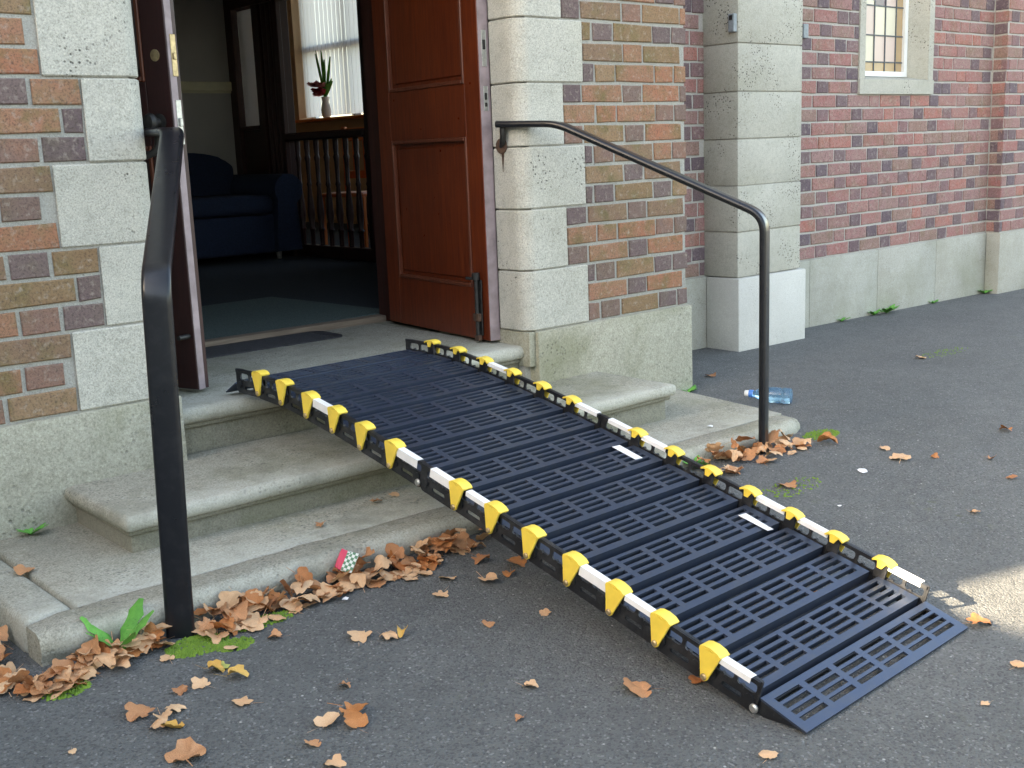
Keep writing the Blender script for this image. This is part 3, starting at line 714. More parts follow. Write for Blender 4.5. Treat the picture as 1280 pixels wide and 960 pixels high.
# timber screen (posts, glazed panel, beam) at x = 3.1
PXs = 3.1
scr = thing('timber_screen', 'dark red timber screen with fluted posts and a hatch between hall and side room', 'screen', (PXs, 4.2, FZ))
def sbox(name, y0, y1, z0, z1, x0=PXs - .06, x1=PXs + .06, mat='door_dark', bev=.004, parent=scr):
    bm = nb(); box(bm, x0, x1, y0, y1, z0, z1, bev); return obj(name, bm, M[mat], parent)
sbox('post', 5.09, 5.195, FZ, 3.19)
sbox('post', 4.70, 4.80, FZ, 3.19, PXs - .05, PXs + .05)
for y in (4.64, 4.575, 4.51): sbox('flute', y, y + .045, FZ, 3.19, PXs - .045, PXs + .02, bev=.014)
sbox('post_core', 4.43, 4.699, FZ, 3.19, PXs - .02, PXs + .045)
sbox('post', 4.42, 4.478, FZ, 3.19, PXs - .06, PXs - .021)
sbox('lower_panel', 4.801, 5.089, FZ, P + .90, PXs - .03, PXs + .03); sbox('panel_sill', 4.80, 5.09, P + .9005, P + .93, PXs - .055, PXs + .05)
sbox('glass_panel', 4.801, 5.089, P + .931, P + 1.79, PXs - .004, PXs + .004, 'clear', 0)
sbox('beam', 3.40, 5.0895, P + 1.80, 3.19, PXs - .065, PXs + .055)
sbox('post', 3.24, 3.39, FZ, 3.19)
sbox('boarding', 1.16, 3.239, FZ, 3.19, PXs - .04, PXs + .04)
# balustrade below the hatch
bal = thing('balustrade', 'dark timber balustrade with turned spindles under the hatch', 'balustrade', (PXs, 3.9, FZ))
sbox('top_rail', 3.392, 4.418, P + .80, P + .855, PXs - .075, PXs + .075, 'door_dark', .012, bal)
sbox('bottom_rail', 3.392, 4.418, FZ + .001, FZ + .09, PXs - .035, PXs + .035, 'door_dark', .006, bal)
sp_me = None
for i in range(8):
    y = 3.46 + i * .128
    if sp_me is None:
        bm = nb(); H = P + .80 - FZ - .09
        prof = [(.017, 0), (.017, .10), (.024, .115), (.016, .13), (.027, .22), (.024, .30), (.014, .42), (.02, .44), (.014, .46), (.017, .60), (.023, .63), (.016, .65), (.02, .70), (.02, H)]
        lathe(bm, prof, 12); sp_me = mesh_of(bm, 'spindle', 50); sp_me.materials.append(M['door_dark'])
    obj('spindle', sp_me, None, bal, M=Matrix.Translation((PXs, y, FZ + .09)))
# lectern-like chair seen behind the balustrade
def wooden_chair(x, y, rot, label):
    Mx = Matrix.Translation((x, y, FZ - .002)) @ Matrix.Rotation(rot, 4, 'Z')
    t = thing('wooden_chair', label, 'chair', (x, y, FZ - .002), 'varnished chairs in the side room')
    def pb(name, *b, bev=.004):
        bm = nb(); box(bm, *b, bev); obj(name, bm, M['wood_orange'], t, M=Mx)
    pb('seat', -.21, .21, -.2, .2, .42, .45, bev=.008)
    for sx in (-1, 1):
        pb('leg', sx * .19 - .018, sx * .19 + .018, -.19, -.154, 0, .42); pb('leg', sx * .19 - .018, sx * .19 + .018, .16, .196, 0, .95)
    pb('back_rail', -.172, .172, .168, .188, .84, .94); pb('back_rail', -.172, .172, .168, .188, .55, .61)
    for k in range(3): pb('back_slat', -.12 + k * .1, -.08 + k * .1, .17, .186, .6105, .8395)
wooden_chair(3.62, 4.42, -1.2, 'orange varnished wooden chair behind the balustrade, nearer the fluted posts')
wooden_chair(3.66, 3.78, -1.4, 'orange varnished wooden chair behind the balustrade, farther from the fluted posts')
# window of the side room with vertical blinds
wf = thing('side_room_window', 'tall window with white frame behind pale vertical blinds', 'window', (5.78, 7.2, wz0))
bm = nb(); x0, x1 = 5.79, 5.84
box(bm, x0, x1, wy0, wy0 + .05, wz0, wz1); box(bm, x0, x1, wy1 - .05, wy1, wz0, wz1); box(bm, x0, x1, wy0 + .0502, wy1 - .0502, wz0, wz0 + .05); box(bm, x0, x1, wy0 + .0502, wy1 - .0502, wz1 - .05, wz1)
fr = obj('window_frame', bm, M['white'], wf)
for y in (6.72, 7.56): 
    bm = nb(); box(bm, x0 - .03, x1, y - .03, y + .03, wz0 + .0502, wz1 - .0502); obj('mullion', bm, M['door_dark'], wf)
bm = nb(); box(bm, x0 - .028, x1 - .002, wy0 + .051, wy1 - .051, wz0 + .78, wz0 + .84); obj('transom', bm, M['door_dark'], wf)
bm = nb(); box(bm, 5.46, 5.78, wy0 - .06, wy1 + .03, wz0 + .0005, wz0 + .03, .006); obj('window_board', bm, M['wood_orange'], wf)
w2 = thing('added_light_window', 'unseen window added to let more light into the side room', 'window', (5.78, 3.5, 1.3))  # out-of-view window added to brighten the side room
for i in range(4):
    y = 2.0 + i * .75; bm = nb(); box(bm, 5.74, 5.80, y, y + .06, 1.3, 3.1); box(bm, 5.74, 5.80, y + .69, y + .75, 1.3, 3.1); box(bm, 5.74, 5.80, y + .0602, y + .6898, 1.3, 1.36); box(bm, 5.74, 5.80, y + .0602, y + .6898, 3.04, 3.1); obj('sash', bm, M['white'], w2)
bl = thing('vertical_blind', 'pale vertical slat blind drawn across the side room window', 'blind', (5.7, 7.2, wz0))
n = int((wy1 - wy0) / .082)
for i in range(n):
    bm = nb(); y = wy0 + .05 + i * .082
    V = [bm.verts.new((5.69 + .006 * sin(pi * u) + .004 * u, y + .0855 * u, z)) for z in (wz0 + .06, wz1 - .03) for u in (0, .33, .66, 1)]
    for k in range(3): bm.faces.new((V[k], V[k + 1], V[5 + k], V[4 + k]))
    obj('blind_slat', bm, M['blind'], bl, smooth=60)
bm = nb(); box(bm, 5.66, 5.73, wy0 + .02, wy1 - .02, wz1 - .029, wz1 - .001); obj('head_rail', bm, M['white'], bl)
# vase of flowers on the window board
vx, vy, vz = 5.53, 7.74, wz0 + .0302
vase = thing('flower_vase', 'white vase with red and pink flowers and tall green blades on the window board', 'vase', (vx, vy, vz))
bm = nb(); lathe(bm, [(.035, 0), (.05, .03), (.055, .09), (.035, .17), (.045, .22)], 18, (vx, vy, vz)); obj('vase_body', bm, M['white'], vase, smooth=50)
def blade(bm, p, d, L, w, curl):
    d = Vector(d).normalized(); s = d.cross(Vector((0.3, 0.2, 1))).normalized(); pr = None
    for i in range(6):
        t = i / 5; c = Vector(p) + d * L * t + Vector((0, 0, -curl * t * t)); ww = w * sin(pi * min(1, .12 + .88 * (1 - t)) ) * .5 + .001
        cur = (bm.verts.new(c - s * ww), bm.verts.new(c + s * ww))
        if pr: bm.faces.new((pr[0], pr[1], cur[1], cur[0]))
        pr = cur
for i in range(20):
    bm = nb(); a = RND.uniform(-.5, .5); blade(bm, (vx, vy + RND.uniform(-.02, .02), vz + .2), (RND.uniform(-.15, .15), a * (.5 if i < 6 else 1.8), 1), RND.uniform(.35, .62) if i < 6 else .25, .03, .02); obj('leaf_blade', bm, M['weed'], vase)
for i in range(11):
    c = Vector((vx - .04 + RND.uniform(-.03, .03), vy + .06 + RND.uniform(-.09, .07), vz + .25 + RND.uniform(-.03, .13))); bm = nb()
    for j in range(9):
        a = j * 2.4; blade(bm, c, (cos(a) * .8 - .3, sin(a) * .8, .5 + .3 * cos(j)), .085, .07, .02)
    obj('flower', bm, M['red' if i % 2 == 0 else 'pink'], vase)

# ------------------------------------------------------------------ roll-up ramp
PITCHR, TOPS, W2 = .1321, -.1445, .337
def rpt(s):
    """pivot line of the ramp, s metres down from the first latch (y, z)"""
    S = 13 * PITCHR; t = s / S
    y = -.094 - s * .976; z = .370 - .374 * t
    if s >= 0 and t <= 1: z += .0329 * sin(pi * t ** .666)
    if t > 1: z -= .03 * (s - S)
    if s < 0: z = .370 - .01 * s
    return Vector((.5625 - .03 * (y + .094), y, z))
ramp = thing('access_ramp', 'black slotted metal roll-up wheelchair ramp with yellow side latches, laid over the steps', 'ramp', (.52, -1.0, 0))
def frame_at(p, q):
    """local +y uphill along q->p, x across, z normal; origin at the middle"""
    d = (p - q).normalized(); x = Vector((d.y, -d.x, 0)).normalized(); z = x.cross(d)
    return Matrix.Translation((p + q) / 2) @ Matrix((x, d, z)).transposed().to_4x4()
def slot_panel(L, w, t, rows, cols, my0, my1, sl, gap, mx):
    cw = (2 * w - 2 * mx - (cols - 1) * gap) / cols; holes = []
    pitch = (L - my0 - my1) / rows
    for r in range(rows):
        cy = -L / 2 + my0 + pitch * (r + .5)
        for c in range(cols):
            cx = -w + mx + cw / 2 + c * (cw + gap); holes.append([(cx - cw / 2, cy - sl / 2), (cx - cw / 2, cy + sl / 2), (cx + cw / 2, cy + sl / 2), (cx + cw / 2, cy - sl / 2)])
    return plate([(-w, -L / 2), (w, -L / 2), (w, L / 2), (-w, L / 2)], holes, t)
PL = .108; WI = W2 - .010
bm = slot_panel(PL, WI, .006, 4, 6, .015, .005, .0128, .018, .024); bmesh.ops.translate(bm, verts=bm.verts[:], vec=(0, 0, .014))
box(bm, -WI, WI, -PL / 2, -PL / 2 + .004, -.010, .0138); box(bm, -WI, WI, PL / 2 - .004, PL / 2, -.010, .0138)
for k in range(4): 
    yb = -PL / 2 + .015 + k * (PL - .020) / 4 - .004; box(bm, -WI, WI, yb + .0022, yb + .0048, .004, .0138)
panel_me = mesh_of(bm, 'deck_panel'); panel_me.materials.append(M['deck'])
# rail link: a plate with two upper windows and one lower window, plus a stiffening lip
h0, h1 = -.020, .056; LK = PITCHR + .006
outl = [(-LK / 2, h0 + .01), (-LK / 2 + .012, h0), (LK / 2 - .012, h0), (LK / 2, h0 + .01), (LK / 2, h1), (-LK / 2, h1)]
holes = [rrect(-.036, .0335, .048, .022, .008), rrect(.020, .0335, .048, .022, .008), rrect(-.005, .0, .05, .012, .005)]
def link_mesh(s):
    bm = plate(outl, holes, .005, 'x'); bmesh.ops.translate(bm, verts=bm.verts[:], vec=(-.0025, 0, 0))
    box(bm, *sorted((s * .0027, s * .0062)), -LK / 2 + .004, LK / 2 - .004, h1 - .010, h1 - .0005); box(bm, *sorted((s * -.0027, s * -.0062)), -LK / 2 + .004, LK / 2 - .004, h1 - .010, h1 - .0005)
    for yy in (-.05, .045): cyl(bm, (s * -.003, yy, .008), (s * .0075, yy, .008), .011, 12)
    for yy in (-.027, .022): cyl(bm, (s * -.003, yy, .022), (s * .0045, yy, .022), .005, 8)
    me = mesh_of(bm, 'rail_link'); me.materials.append(M['link']); return me
link_me = {1: link_mesh(1), -1: link_mesh(-1)}
rod = nb(); cyl(rod, (-W2, 0, 0), (W2, 0, 0), .006, 8); box(rod, -WI, WI, -.0115, .0115, -.006, .001); rod_me = mesh_of(rod, 'hinge_bar', 40); rod_me.materials.append(M['link'])
pin = nb(); lathe(pin, [(.010, 0), (.010, .003), (.007, .006)], 12, (0, 0, 0)); pin_me = mesh_of(pin, 'pin', 40); pin_me.materials.append(M['steel'])
for i in range(15):
    p, q = rpt(TOPS + i * PITCHR), rpt(TOPS + (i + 1) * PITCHR); F4 = frame_at(p, q)
    obj('deck_panel', panel_me, None, ramp, M=F4)
    for s in (-1, 1):
        off = .0035 if i % 2 else 0
        obj('rail_link', link_me[s], None, ramp, M=F4 @ Matrix.Translation((s * (W2 - .003 + off), 0, 0)))
    obj('hinge_bar', rod_me, None, ramp, M=F4 @ Matrix.Translation((0, -PITCHR / 2, -.004)))
# yellow latches
def latch_mesh(s):
    bm = nb()
    side = [(-.010, .001), (-.0085, -.006), (-.004, -.0098), (.001, -.0105), (.006, -.009), (.0095, -.004), (.0105, .002), (.0185, .030), (.0265, .055), (.025, .0605), (-.027, .0605), (-.0265, .055), (-.019, .030)]
    lo, hi = sorted((s * .0105, s * .0155)); prism(bm, side, lo, hi, 'x')
    A = [(-.028, .0585), (-.018, .0645), (0, .0670), (.016, .0650), (.026, .0600)]
    low = [(y * .94, z - .0045) for y, z in A]
    prism(bm, A + low[::-1], *sorted((s * .0153, s * -.016)), 'x')
    prism(bm, [(-.014, .062), (.011, .062), (.008, .044), (-.004, .044)], *sorted((s * -.0158, s * -.0125)), 'x')
    bmesh.ops.bevel(bm, geom=[e for e in bm.edges if len(e.link_faces) == 2 and e.calc_face_angle(0) > 1.0], offset=.0012, segments=2, affect='EDGES')
    me = mesh_of(bm, 'latch', 50); me.materials.append(M['yellow']); return me
latch_me = {1: latch_mesh(1), -1: latch_mesh(-1)}
bm = nb(); lathe(bm, [(.0072, 0), (.0072, .003), (.005, .005), (.0025, .005)], 12); bolt_me = mesh_of(bm, 'bolt', 40); bolt_me.materials.append(M['brass'])
def side_frame(sv, s):
    p, q = rpt(sv - .05), rpt(sv + .05); F4 = frame_at(p, q); F4.translation = rpt(sv)
    return F4 @ Matrix.Translation((s * (W2 - .0015), 0, 0))
for s in (-1, 1):
    for i in range(14):
        if i == 6: continue
        F4 = side_frame(i * PITCHR, s) @ Matrix.Rotation(RND.uniform(-.04, .04), 4, 'X')
        lt = obj('latch', latch_me[s], None, ramp, M=F4)
        obj('bolt', bolt_me, None, lt, M=F4 @ Matrix.Translation((s * .0152, 0, -.001)) @ Matrix.Rotation(s * pi / 2, 4, 'Y'))
        bm = nb(); 
        if i % 13 == 0 or True:
            box(bm, *sorted((s * -.011, s * -.0045)), -.017, .015, .016, .0595, .001)
        obj('latch_bracket', bm, M['link'], ramp, M=F4)
    for sv in (6 * PITCHR - .02, TOPS + 15 * PITCHR):
        obj('pin', pin_me, None, ramp, M=side_frame(sv, s) @ Matrix.Translation((s * .006, 0, -.004)) @ Matrix.Rotation(s * pi / 2, 4, 'Y'))
# white labels along the rail tops and on the deck
def rail_label(s, sv, L, drop=False):
    F4 = side_frame(sv, s); zo = .034 if drop else .0445
    bm = nb(); w0 = .0108; prism(bm, [(s * w0, zo), (s * w0, .0572), (s * -.0088, .0572), (s * -.0088, .0455), (s * -.0080, .0455), (s * -.0080, .0566), (s * (w0 - .0008), .0566), (s * (w0 - .0008), zo)], -L / 2, L / 2, 'y')
    obj('label_sticker', bm, M['label'], ramp, M=F4)
for sv, dr in ((.335, 1), (.725, 1), (.862, 1), (1.0, 0), (1.39, 1), (1.525, 0), (1.775, 0)): rail_label(-1, sv, .085, dr)
for sv in (.33, .725, .86, .99, 1.39, 1.52, 1.775): rail_label(1, sv, .09)
for sv in (.955, 1.40):
    F4 = side_frame(sv, 1); bm = nb(); box(bm, -.082, -.052, -.04, .05, .0203, .0210); jitter(bm, .004, 40, sv); obj('label_sticker', bm, M['label'], ramp, M=F4)
# approach plates
bt = rpt(TOPS + 15 * PITCHR) + Vector((0, -.006, .012)); tip = Vector((bt.x + .003, -1.998, gz(0, -1.998) + .003)); AL = (bt - tip).length
bm = slot_panel(AL, W2 - .006, .005, 4, 6, .018, .012, .0125, .02, .024); obj('approach_plate', bm, M['deck'], ramp, M=frame_at(bt, tip))
for xg in (-W2 + .006, W2 - .010):
    bm = nb(); prism(bm, [(-AL / 2 + .02, -.001), (AL / 2, -.001), (AL / 2, -.028), (AL / 2 - .02, -.03)], xg, xg + .004, 'x'); obj('plate_gusset', bm, M['link'], ramp, M=frame_at(bt, tip))
tp = rpt(TOPS) + Vector((0, .004, .008)); tip2 = Vector((tp.x, tp.y + .085, ZL + .004))
bm = nb(); box(bm, -W2 + .006, W2 - .006, -.04, .04, 0, .004); obj('top_flap', bm, M['deck'], ramp, M=frame_at(tip2, tp))

# ------------------------------------------------------------------ unseen wall added out of frame to shade the forecourt
gw = thing('added_shade_wall', 'unseen wall added at the side to cast shade on the forecourt', 'wall', (-4, -4, 0))
part_boxes('wall_body', 'rear_plinth', gw, (-4.15, -3.93, -9, -.03, -.3, 2.33)); part_boxes('coping', 'quoin', gw, (-4.2, -3.88, -9, -.03, 2.331, 2.42))

# ------------------------------------------------------------------ fallen leaves
def leaf_mesh(seed, lobes, curl):
    r = random.Random(seed); n = 30; bm = nb(); rings = []
    ph = r.uniform(0, 6); a1, a2 = r.uniform(-curl, curl), r.uniform(-curl, curl); fold = r.uniform(.1, .5) * curl
    def hgt(x, y): return a1 * x * x * 1.6 + a2 * y * y * 1.6 + fold * abs(y) + .10 * curl * sin(5 * x + ph) * cos(4 * y + ph)
    ctr = bm.verts.new((0, 0, 0))
    for k, f in enumerate((.35, .7, 1.0)):
        ring = []
        for i in range(n):
            a = 2 * pi * i / n
            rad = .5 * (.72 + .28 * abs(cos(lobes * a / 2 + .0)) ** .7) * (1.0 + .18 * cos(a)) + (r.uniform(-.035, .035) if f > .9 else 0)
            if abs(a - pi) < .25: rad *= .72
            x, y = rad * f * cos(a), rad * f * sin(a) * .9
            ring.append(bm.verts.new((x, y, hgt(x, y) + (r.uniform(-.03, .03) * curl if f > .6 else 0))))
        rings.append(ring)
    for i in range(n): bm.faces.new((ctr, rings[0][i], rings[0][(i + 1) % n]))
    for a, b in zip(rings, rings[1:]):
        for i in range(n): bm.faces.new((a[i], b[i], b[(i + 1) % n], a[(i + 1) % n]))
    # stalk
    p0 = Vector((-.35, 0, hgt(-.35, 0) + .005)); p1 = Vector((-.75 - r.uniform(0, .2), r.uniform(-.12, .12), r.uniform(-.02, .1)))
    sv_ = [bm.verts.new(p0 + Vector((0, d, 0))) for d in (-.012, .012)] + [bm.verts.new(p1 + Vector((0, d, 0))) for d in (.008, -.008)]; bm.faces.new(sv_)
    for v in bm.verts:
        nn = noise.noise_vector(v.co * 4.5 + Vector((seed, 0, 0))); v.co += Vector((nn.x * .04, nn.y * .04, nn.z * .13 * min(1, v.co.length * 3)))
    zmin = min(v.co.z for v in bm.verts)
    for v in bm.verts: v.co.z -= zmin
    return mesh_of(bm, 'fallen_leaf', 60)
LEAF = {}
def leaf(x, y, z, size, col, label, group, tilt=.15, seed=0, curl=None):
    r = random.Random(seed * 31 + 5); k = (col, r.randrange(9))
    if k not in LEAF:
        LEAF[k] = leaf_mesh(k[1] * 13 + ord(col), (5, 5, 3, 5, 3, 1, 5, 3, 5)[k[1]], (.5, .8, 1.0, .65, .9, .6, 1.2, .75, 1.0)[k[1]]); LEAF[k].materials.append(M['leaf_' + col])
    sc = size * r.uniform(.9, 1.1)
    Mx = Matrix.Translation((x, y, z + .001)) @ Matrix.Rotation(r.uniform(0, 2 * pi), 4, 'Z') @ Matrix.Rotation(r.uniform(-tilt, tilt), 4, 'X') @ Matrix.Rotation(r.uniform(-tilt, tilt), 4, 'Y') @ Matrix.Diagonal((sc, sc, sc * r.uniform(.55, 1.0), 1))
    o = obj('fallen_leaf', LEAF[k], None, None, M=Mx); return tag(o, label, 'leaf', group)
CN = {'t': 'tan', 'b': 'brown', 'o': 'orange-brown', 'y': 'yellow', 'g': 'pale green'}
SC = [(-0.269, -0.869, 0.054, 't'), (-0.205, -0.875, 0.045, 't'), (-0.251, -0.958, 0.033, 'b'), (-0.358, -0.941, 0.032, 't'), (-0.434, -1.008, 0.038, 'y'), (-0.412, -1.009, 0.035, 'g'), (-0.412, -1.066, 0.041, 'y'), (-0.479, -1.048, 0.04, 't'), (-0.522, -1.045, 0.03, 'b'), (-0.45, -1.173, 0.036, 't'), (-0.625, -1.082, 0.053, 'b'), (-0.572, -1.106, 0.04, 't'), (-0.601, -1.117, 0.035, 't'), (-0.599, -1.167, 0.044, 'y'), (-0.622, -1.151, 0.031, 't'), (-0.631, -1.287, 0.07, 'b'), (-0.482, -0.89, 0.032, 't'), (-0.112, -1.088, 0.051, 't'), (-0.062, -1.129, 0.037, 't'), (-0.031, -1.14, 0.028, 'y'), (-0.259, -1.251, 0.027, 'b'), (-0.372, -1.356, 0.047, 't'), (-0.307, -1.349, 0.048, 'o'), (-0.328, -1.396, 0.047, 'o'), (-0.428, -1.404, 0.027, 'b'), (-0.438, -1.494, 0.038, 't'), (0.251, -0.957, 0.049, 't'), (0.176, -1.023, 0.04, 't'), (0.316, -1.036, 0.051, 't'), (0.383, -1.042, 0.035, 'o'), (0.153, -1.234, 0.03, 'b'), (0.18, -0.892, 0.045, 't'), (0.22, -0.901, 0.041, 't'), (0.087, -0.862, 0.045, 'b'), (0.29, -1.276, 0.032, 't'), (0.182, -1.678, 0.06, 'b'), (0.024, -1.511, 0.03, 't'), (-0.076, -1.595, 0.016, 'b'), (-0.78, -1.12, 0.015, 't'), (2.019, -1.193, 0.068, 't'), (2.121, -1.262, 0.027, 'o'), (1.493, -1.112, 0.056, 'b'), (1.998, -0.913, 0.063, 'o'), (2.089, -1.09, 0.039, 't'), (2.243, -1.399, 0.027, 'b'), (2.092, -1.541, 0.031, 'b'), (2.628, -1.268, 0.047, 'o'), (3.673, -0.333, 0.051, 't'), (2.612, 0.099, 0.055, 'b'), (0.989, -1.993, 0.056, 'o'), (0.859, -2.149, 0.031, 't'), (0.173, -2.005, 0.033, 't'), (0.299, -1.733, 0.03, 'o'), (0.66, -2.179, 0.019, 't'), (0.645, -1.157, 0.043, 'o'), (0.386, -0.921, 0.047, 'b'), (1.701, -1.62, 0.026, 't'), (.45, -1.0, .05, 'o'), (.75, -1.05, .05, 't'), (.7, -1.7, .04, 't'), (.85, -1.66, .04, 'o')]
for i, (x, y, s, c) in enumerate(SC):
    leaf(x, y, gz(x, y), s * 1.15, c, 'dry curled %s leaf lying loose on the open asphalt' % CN[c], 'loose %s leaves on the asphalt' % CN[c], .15, i)
slab_z = lambda x: .083 - .0125 * (x + .7)
for i, (x, y, s, c) in enumerate([(.435, -.463, .035, 't'), (.36, -.485, .04, 'b'), (.124, -.558, .03, 'b'), (-.589, -.337, .06, 'b')]):
    leaf(x, y, slab_z(x), s, c, ('small %s leaf fragment lying on the bottom stone slab' if i < 3 else 'reddish %s leaf lying near the corner of the bottom stone slab') % CN[c], 'leaves on the bottom slab', .05, 200 + i)
def drift(n, path, wid, h, label, group, seed, sz=(.042, .068)):
    r = random.Random(seed); seg = [(Vector(a), Vector(b)) for a, b in zip(path, path[1:])]; Ls = [(b - a).length for a, b in seg]; tot = sum(Ls)
    for i in range(n):
        t = (i + r.random()) / n * tot; k = 0
        while t > Ls[k] and k < len(Ls) - 1: t -= Ls[k]; k += 1
        a, b = seg[k]; d = (b - a).normalized(); p = a + d * t; nrm = Vector((d.y, -d.x)); u = r.random() ** 1.3
        p = p + nrm * u * wid; z = gz(p.x, p.y) + h * (1 - u) * r.random()
        c_ = r.choice('ttbbto' if z < .02 else 'tbbo')
        leaf(p.x, p.y, z, r.uniform(*sz), c_, label % CN[c_], '%s leaves of the %s' % (CN[c_], group), .25 + .7 * (1 - u), 1000 + seed * 200 + i)
drift(24, [(-.735, -.50), (-.735, -.86)], .085, .035, 'dry %s leaf in the drift at the side end of the bottom slab', 'leaf drift round the slab end', 1)
drift(46, [(-.76, -.80), (-.46, -.795)], .075, .045, 'dry %s leaf in the drift between the slab corner and the thick handrail post', 'leaf drift by the slab corner', 2)
drift(105, [(-.37, -.79), (.43, -.785)], .078, .048, 'dry %s leaf in the drift along the kerb between thick post and ramp', 'leaf drift along the kerb', 3)
drift(18, [(.40, -.79), (1.0, -.785)], .14, .03, 'dry %s leaf lying under the ramp against the kerb', 'leaves under the ramp', 4)
drift(50, [(1.40, -.79), (1.93, -.78)], .13, .05, 'dry %s leaf in the heap round the foot of the slim handrail post', 'leaf heap by the slim post', 5)

# ------------------------------------------------------------------ weeds, moss, litter
def weed(x, y, z, h, nl, label, group=None, spread=.8, wid=.25, seed=0, par_n=None):
    r = random.Random(seed); t = thing('weed_plant', label, 'weed', (x, y, z), group)
    for i in range(nl):
        a = i * 2.4 + r.uniform(-.4, .4); bm = nb(); L = h * r.uniform(.7, 1.1)
        d = Vector((cos(a) * spread, sin(a) * spread, 1)).normalized(); sd = Vector((-sin(a), cos(a), 0)); pr = None
        for k in range(8):
            s = k / 7; c = Vector((x, y, z)) + d * L * s + Vector((cos(a), sin(a), -.6)) * L * .25 * s * s
            ww = L * wid * (.08 + .92 * sin(pi * min(1, s * .95 + .03)) ** .8 * (0.35 + .65 * s)) * .5 * (1 + (.25 if k % 2 else -.1))
            up = d.cross(sd) * ww * .25
            cur = [bm.verts.new(c - sd * ww - up), bm.verts.new(c), bm.verts.new(c + sd * ww - up)]
            if pr:
                bm.faces.new((pr[0], pr[1], cur[1], cur[0])); bm.faces.new((pr[1], pr[2], cur[2], cur[1]))
            pr = cur
        obj('leaf', bm, M['weed'], t, smooth=60)
    return t
weed(-.55, -.80, .0, .125, 5, 'broad-leaved bright green weed growing from the dry leaves by the thick handrail post', None, .5, .42, 3)
for i, (x, y) in enumerate(((4.42, .59), (4.77, .59), (4.9, .585), (5.47, .59), (6.14, .58), (6.70, .49), (2.30, -.03))):
    weed(x, y, gz(x, y), .05 + .02 * (i % 3), 9, ('small green weed at the foot of the plain rear wall' if i < 6 else 'small green weed where the front plinth meets the bottom slab'), 'weeds along the wall foot' if i < 6 else None, 1.2, .45, 10 + i)
weed(1.43, -.80, 0, .06, 9, 'small green weed in the leaf heap against the kerb next to the ramp', None, 1.1, .5, 31)
weed(-.47, -.035, slab_z(-.47), .045, 7, 'tiny green weed at the foot of the plinth beside the middle step', None, 1.1, .5, 33)
def moss(cx, cy, rx, ry, n, seed, label):
    r = random.Random(seed); vv, ff = [], []
    for i in range(n):
        a, u = r.uniform(0, 2 * pi), sqrt(r.random()); x, y = cx + rx * u * cos(a), cy + ry * u * sin(a)
        if noise.noise(Vector((x * 28, y * 28, seed))) < -.12 + .5 * u - .2: pass
        elif noise.noise(Vector((x * 28, y * 28, seed))) < -.1: continue
        z = gz(x, y); R = r.uniform(.0022, .0048); hh = R * r.uniform(.8, 1.6); n0 = len(vv); a0 = r.uniform(0, 6)
        for k in range(5): vv.append((x + R * cos(a0 + k * 1.257), y + R * sin(a0 + k * 1.257), z + .0003))
        vv.append((x + r.uniform(-.001, .001), y, z + hh)); ff += [(n0 + k, n0 + (k + 1) % 5, n0 + 5) for k in range(5)]
    me = bpy.data.meshes.new('moss'); me.from_pydata(vv, [], ff); me.update()
    o = obj('moss', me, M['moss'], kind='stuff'); o['label'] = label; o['category'] = 'moss'
moss(-.40, -.87, .075, .05, 900, 1, 'bright green moss patch at the foot of the thick handrail post')
moss(-.335, -.925, .045, .03, 260, 2, 'small moss patch on the asphalt beside the thick post')
moss(-.22, -.86, .08, .03, 260, 3, 'thin moss strip on the asphalt in front of the leaf drift')
moss(-.70, -.88, .05, .03, 200, 4, 'thin moss on the asphalt off the slab corner')
moss(2.08, -.84, .09, .05, 420, 5, 'moss on the asphalt off the corner of the bottom slab')
moss(1.50, -1.12, .14, .06, 110, 6, 'sparse moss on the asphalt beside the ramp')
moss(3.9, -.34, .2, .06, 110, 7, 'sparse moss on the open asphalt in front of the pillar')
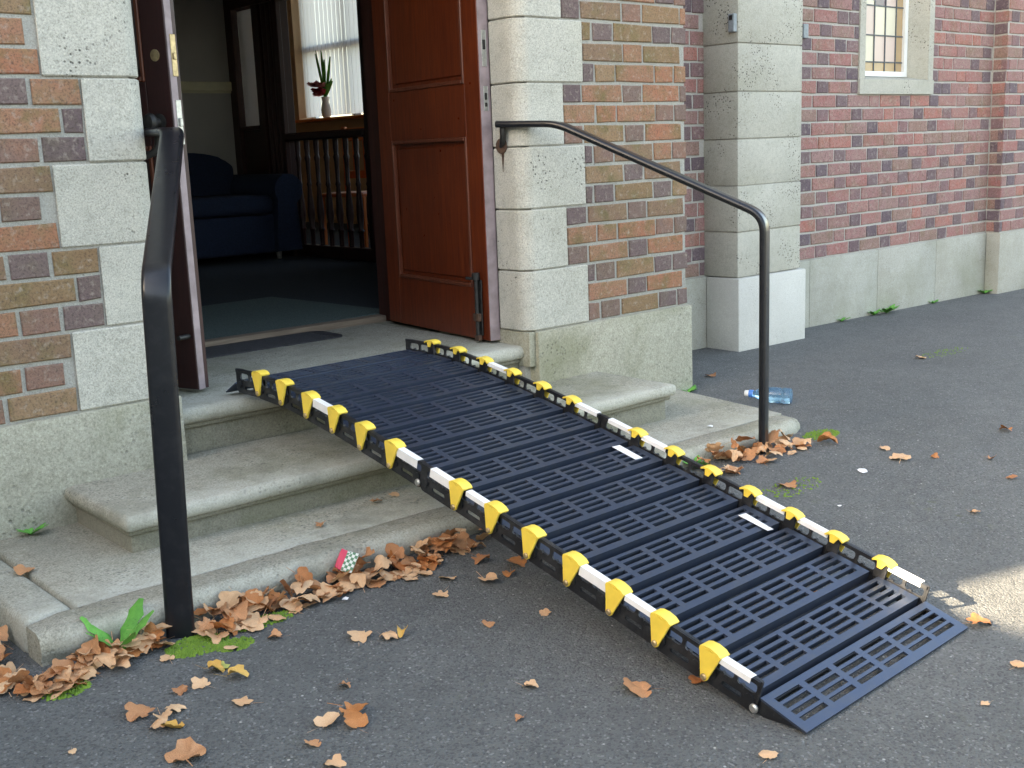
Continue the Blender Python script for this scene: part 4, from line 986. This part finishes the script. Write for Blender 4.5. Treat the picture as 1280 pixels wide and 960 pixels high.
# water bottle lying on the asphalt
pb, pe = Vector((2.345, -.30, .034)), Vector((2.415, -.475, .034)); ax_ = (pe - pb).normalized(); Mb = Matrix.Translation(pe) @ (-ax_).to_track_quat('Z', 'Y').to_matrix().to_4x4()
bot = thing('water_bottle', 'clear blue plastic water bottle lying on its side behind the bottom slab', 'bottle', (2.38, -.39, 0))
bm = nb(); lathe(bm, [(.012, .0), (.030, .002), (.033, .010), (.033, .035), (.031, .040), (.033, .045), (.033, .10), (.031, .118), (.020, .142), (.013, .150), (.013, .158)], 24); obj('bottle_body', bm, M['bottle'], bot, smooth=50, M=Mb)
bm = nb(); lathe(bm, [(.0334, .052), (.0337, .053), (.0337, .094), (.0334, .095)], 24); obj('bottle_label', bm, M['blue_cap'], bot, smooth=50, M=Mb) if False else bm.free()
bm = nb(); lathe(bm, [(.0150, .1582), (.016, .160), (.016, .174), (.0145, .176)], 18); obj('bottle_collar', bm, M['blue_cap'], bot, smooth=50, M=Mb)
bm = nb(); lathe(bm, [(.013, .1762), (.0135, .178), (.0135, .192), (.012, .194)], 18); obj('bottle_cap', bm, M['white'], bot, smooth=50, M=Mb)
# printed packet leaning on the kerb, paper scraps
bm = nb(); box(bm, -.022, .026, -.006, .006, 0, .052, .002)
for i in range(1, 4): bmesh.ops.bisect_plane(bm, geom=bm.verts[:] + bm.edges[:] + bm.faces[:], plane_co=(-.022 + .012 * i, 0, 0), plane_no=(1, 0, .3))
jitter(bm, .005, 45, 3)
tag(obj('crumpled_packet', bm, M['packet'], M=Matrix.Translation((.035, -.80, .033)) @ Matrix.Rotation(-.6, 4, 'Z') @ Matrix.Rotation(.45, 4, 'Y') @ Matrix.Rotation(-.3, 4, 'X')), 'crumpled red and green printed packet in the leaf drift against the kerb', 'packet')
def scrap(x, y, z, s, label, seed):
    r = random.Random(seed); bm = nb(); n = 7; c = bm.verts.new((0, 0, s * .3))
    ring = [bm.verts.new((s * r.uniform(.35, .7) * cos(2 * pi * i / n), s * r.uniform(.3, .6) * sin(2 * pi * i / n), s * r.uniform(0, .25))) for i in range(n)]
    for i in range(n): bm.faces.new((c, ring[i], ring[(i + 1) % n]))
    tag(obj('paper_scrap', bm, M['label'], M=Matrix.Translation((x, y, z + .001)) @ Matrix.Rotation(seed, 4, 'Z')), label, 'litter')
scrap(-.023, -.90, 0, .020, 'white paper scrap on the asphalt beside the leaf drift', 1)
scrap(1.74, -.60, slab_z(1.74), .022, 'white paper scrap lying on the bottom slab near the slim post', 2)
scrap(1.805, -1.182, gz(0, -1.182), .034, 'crumpled white foil scrap on the open asphalt beyond the ramp', 3)
scrap(1.46, -1.32, gz(0, -1.32), .014, 'tiny white chip on the asphalt beside the ramp rail', 4)
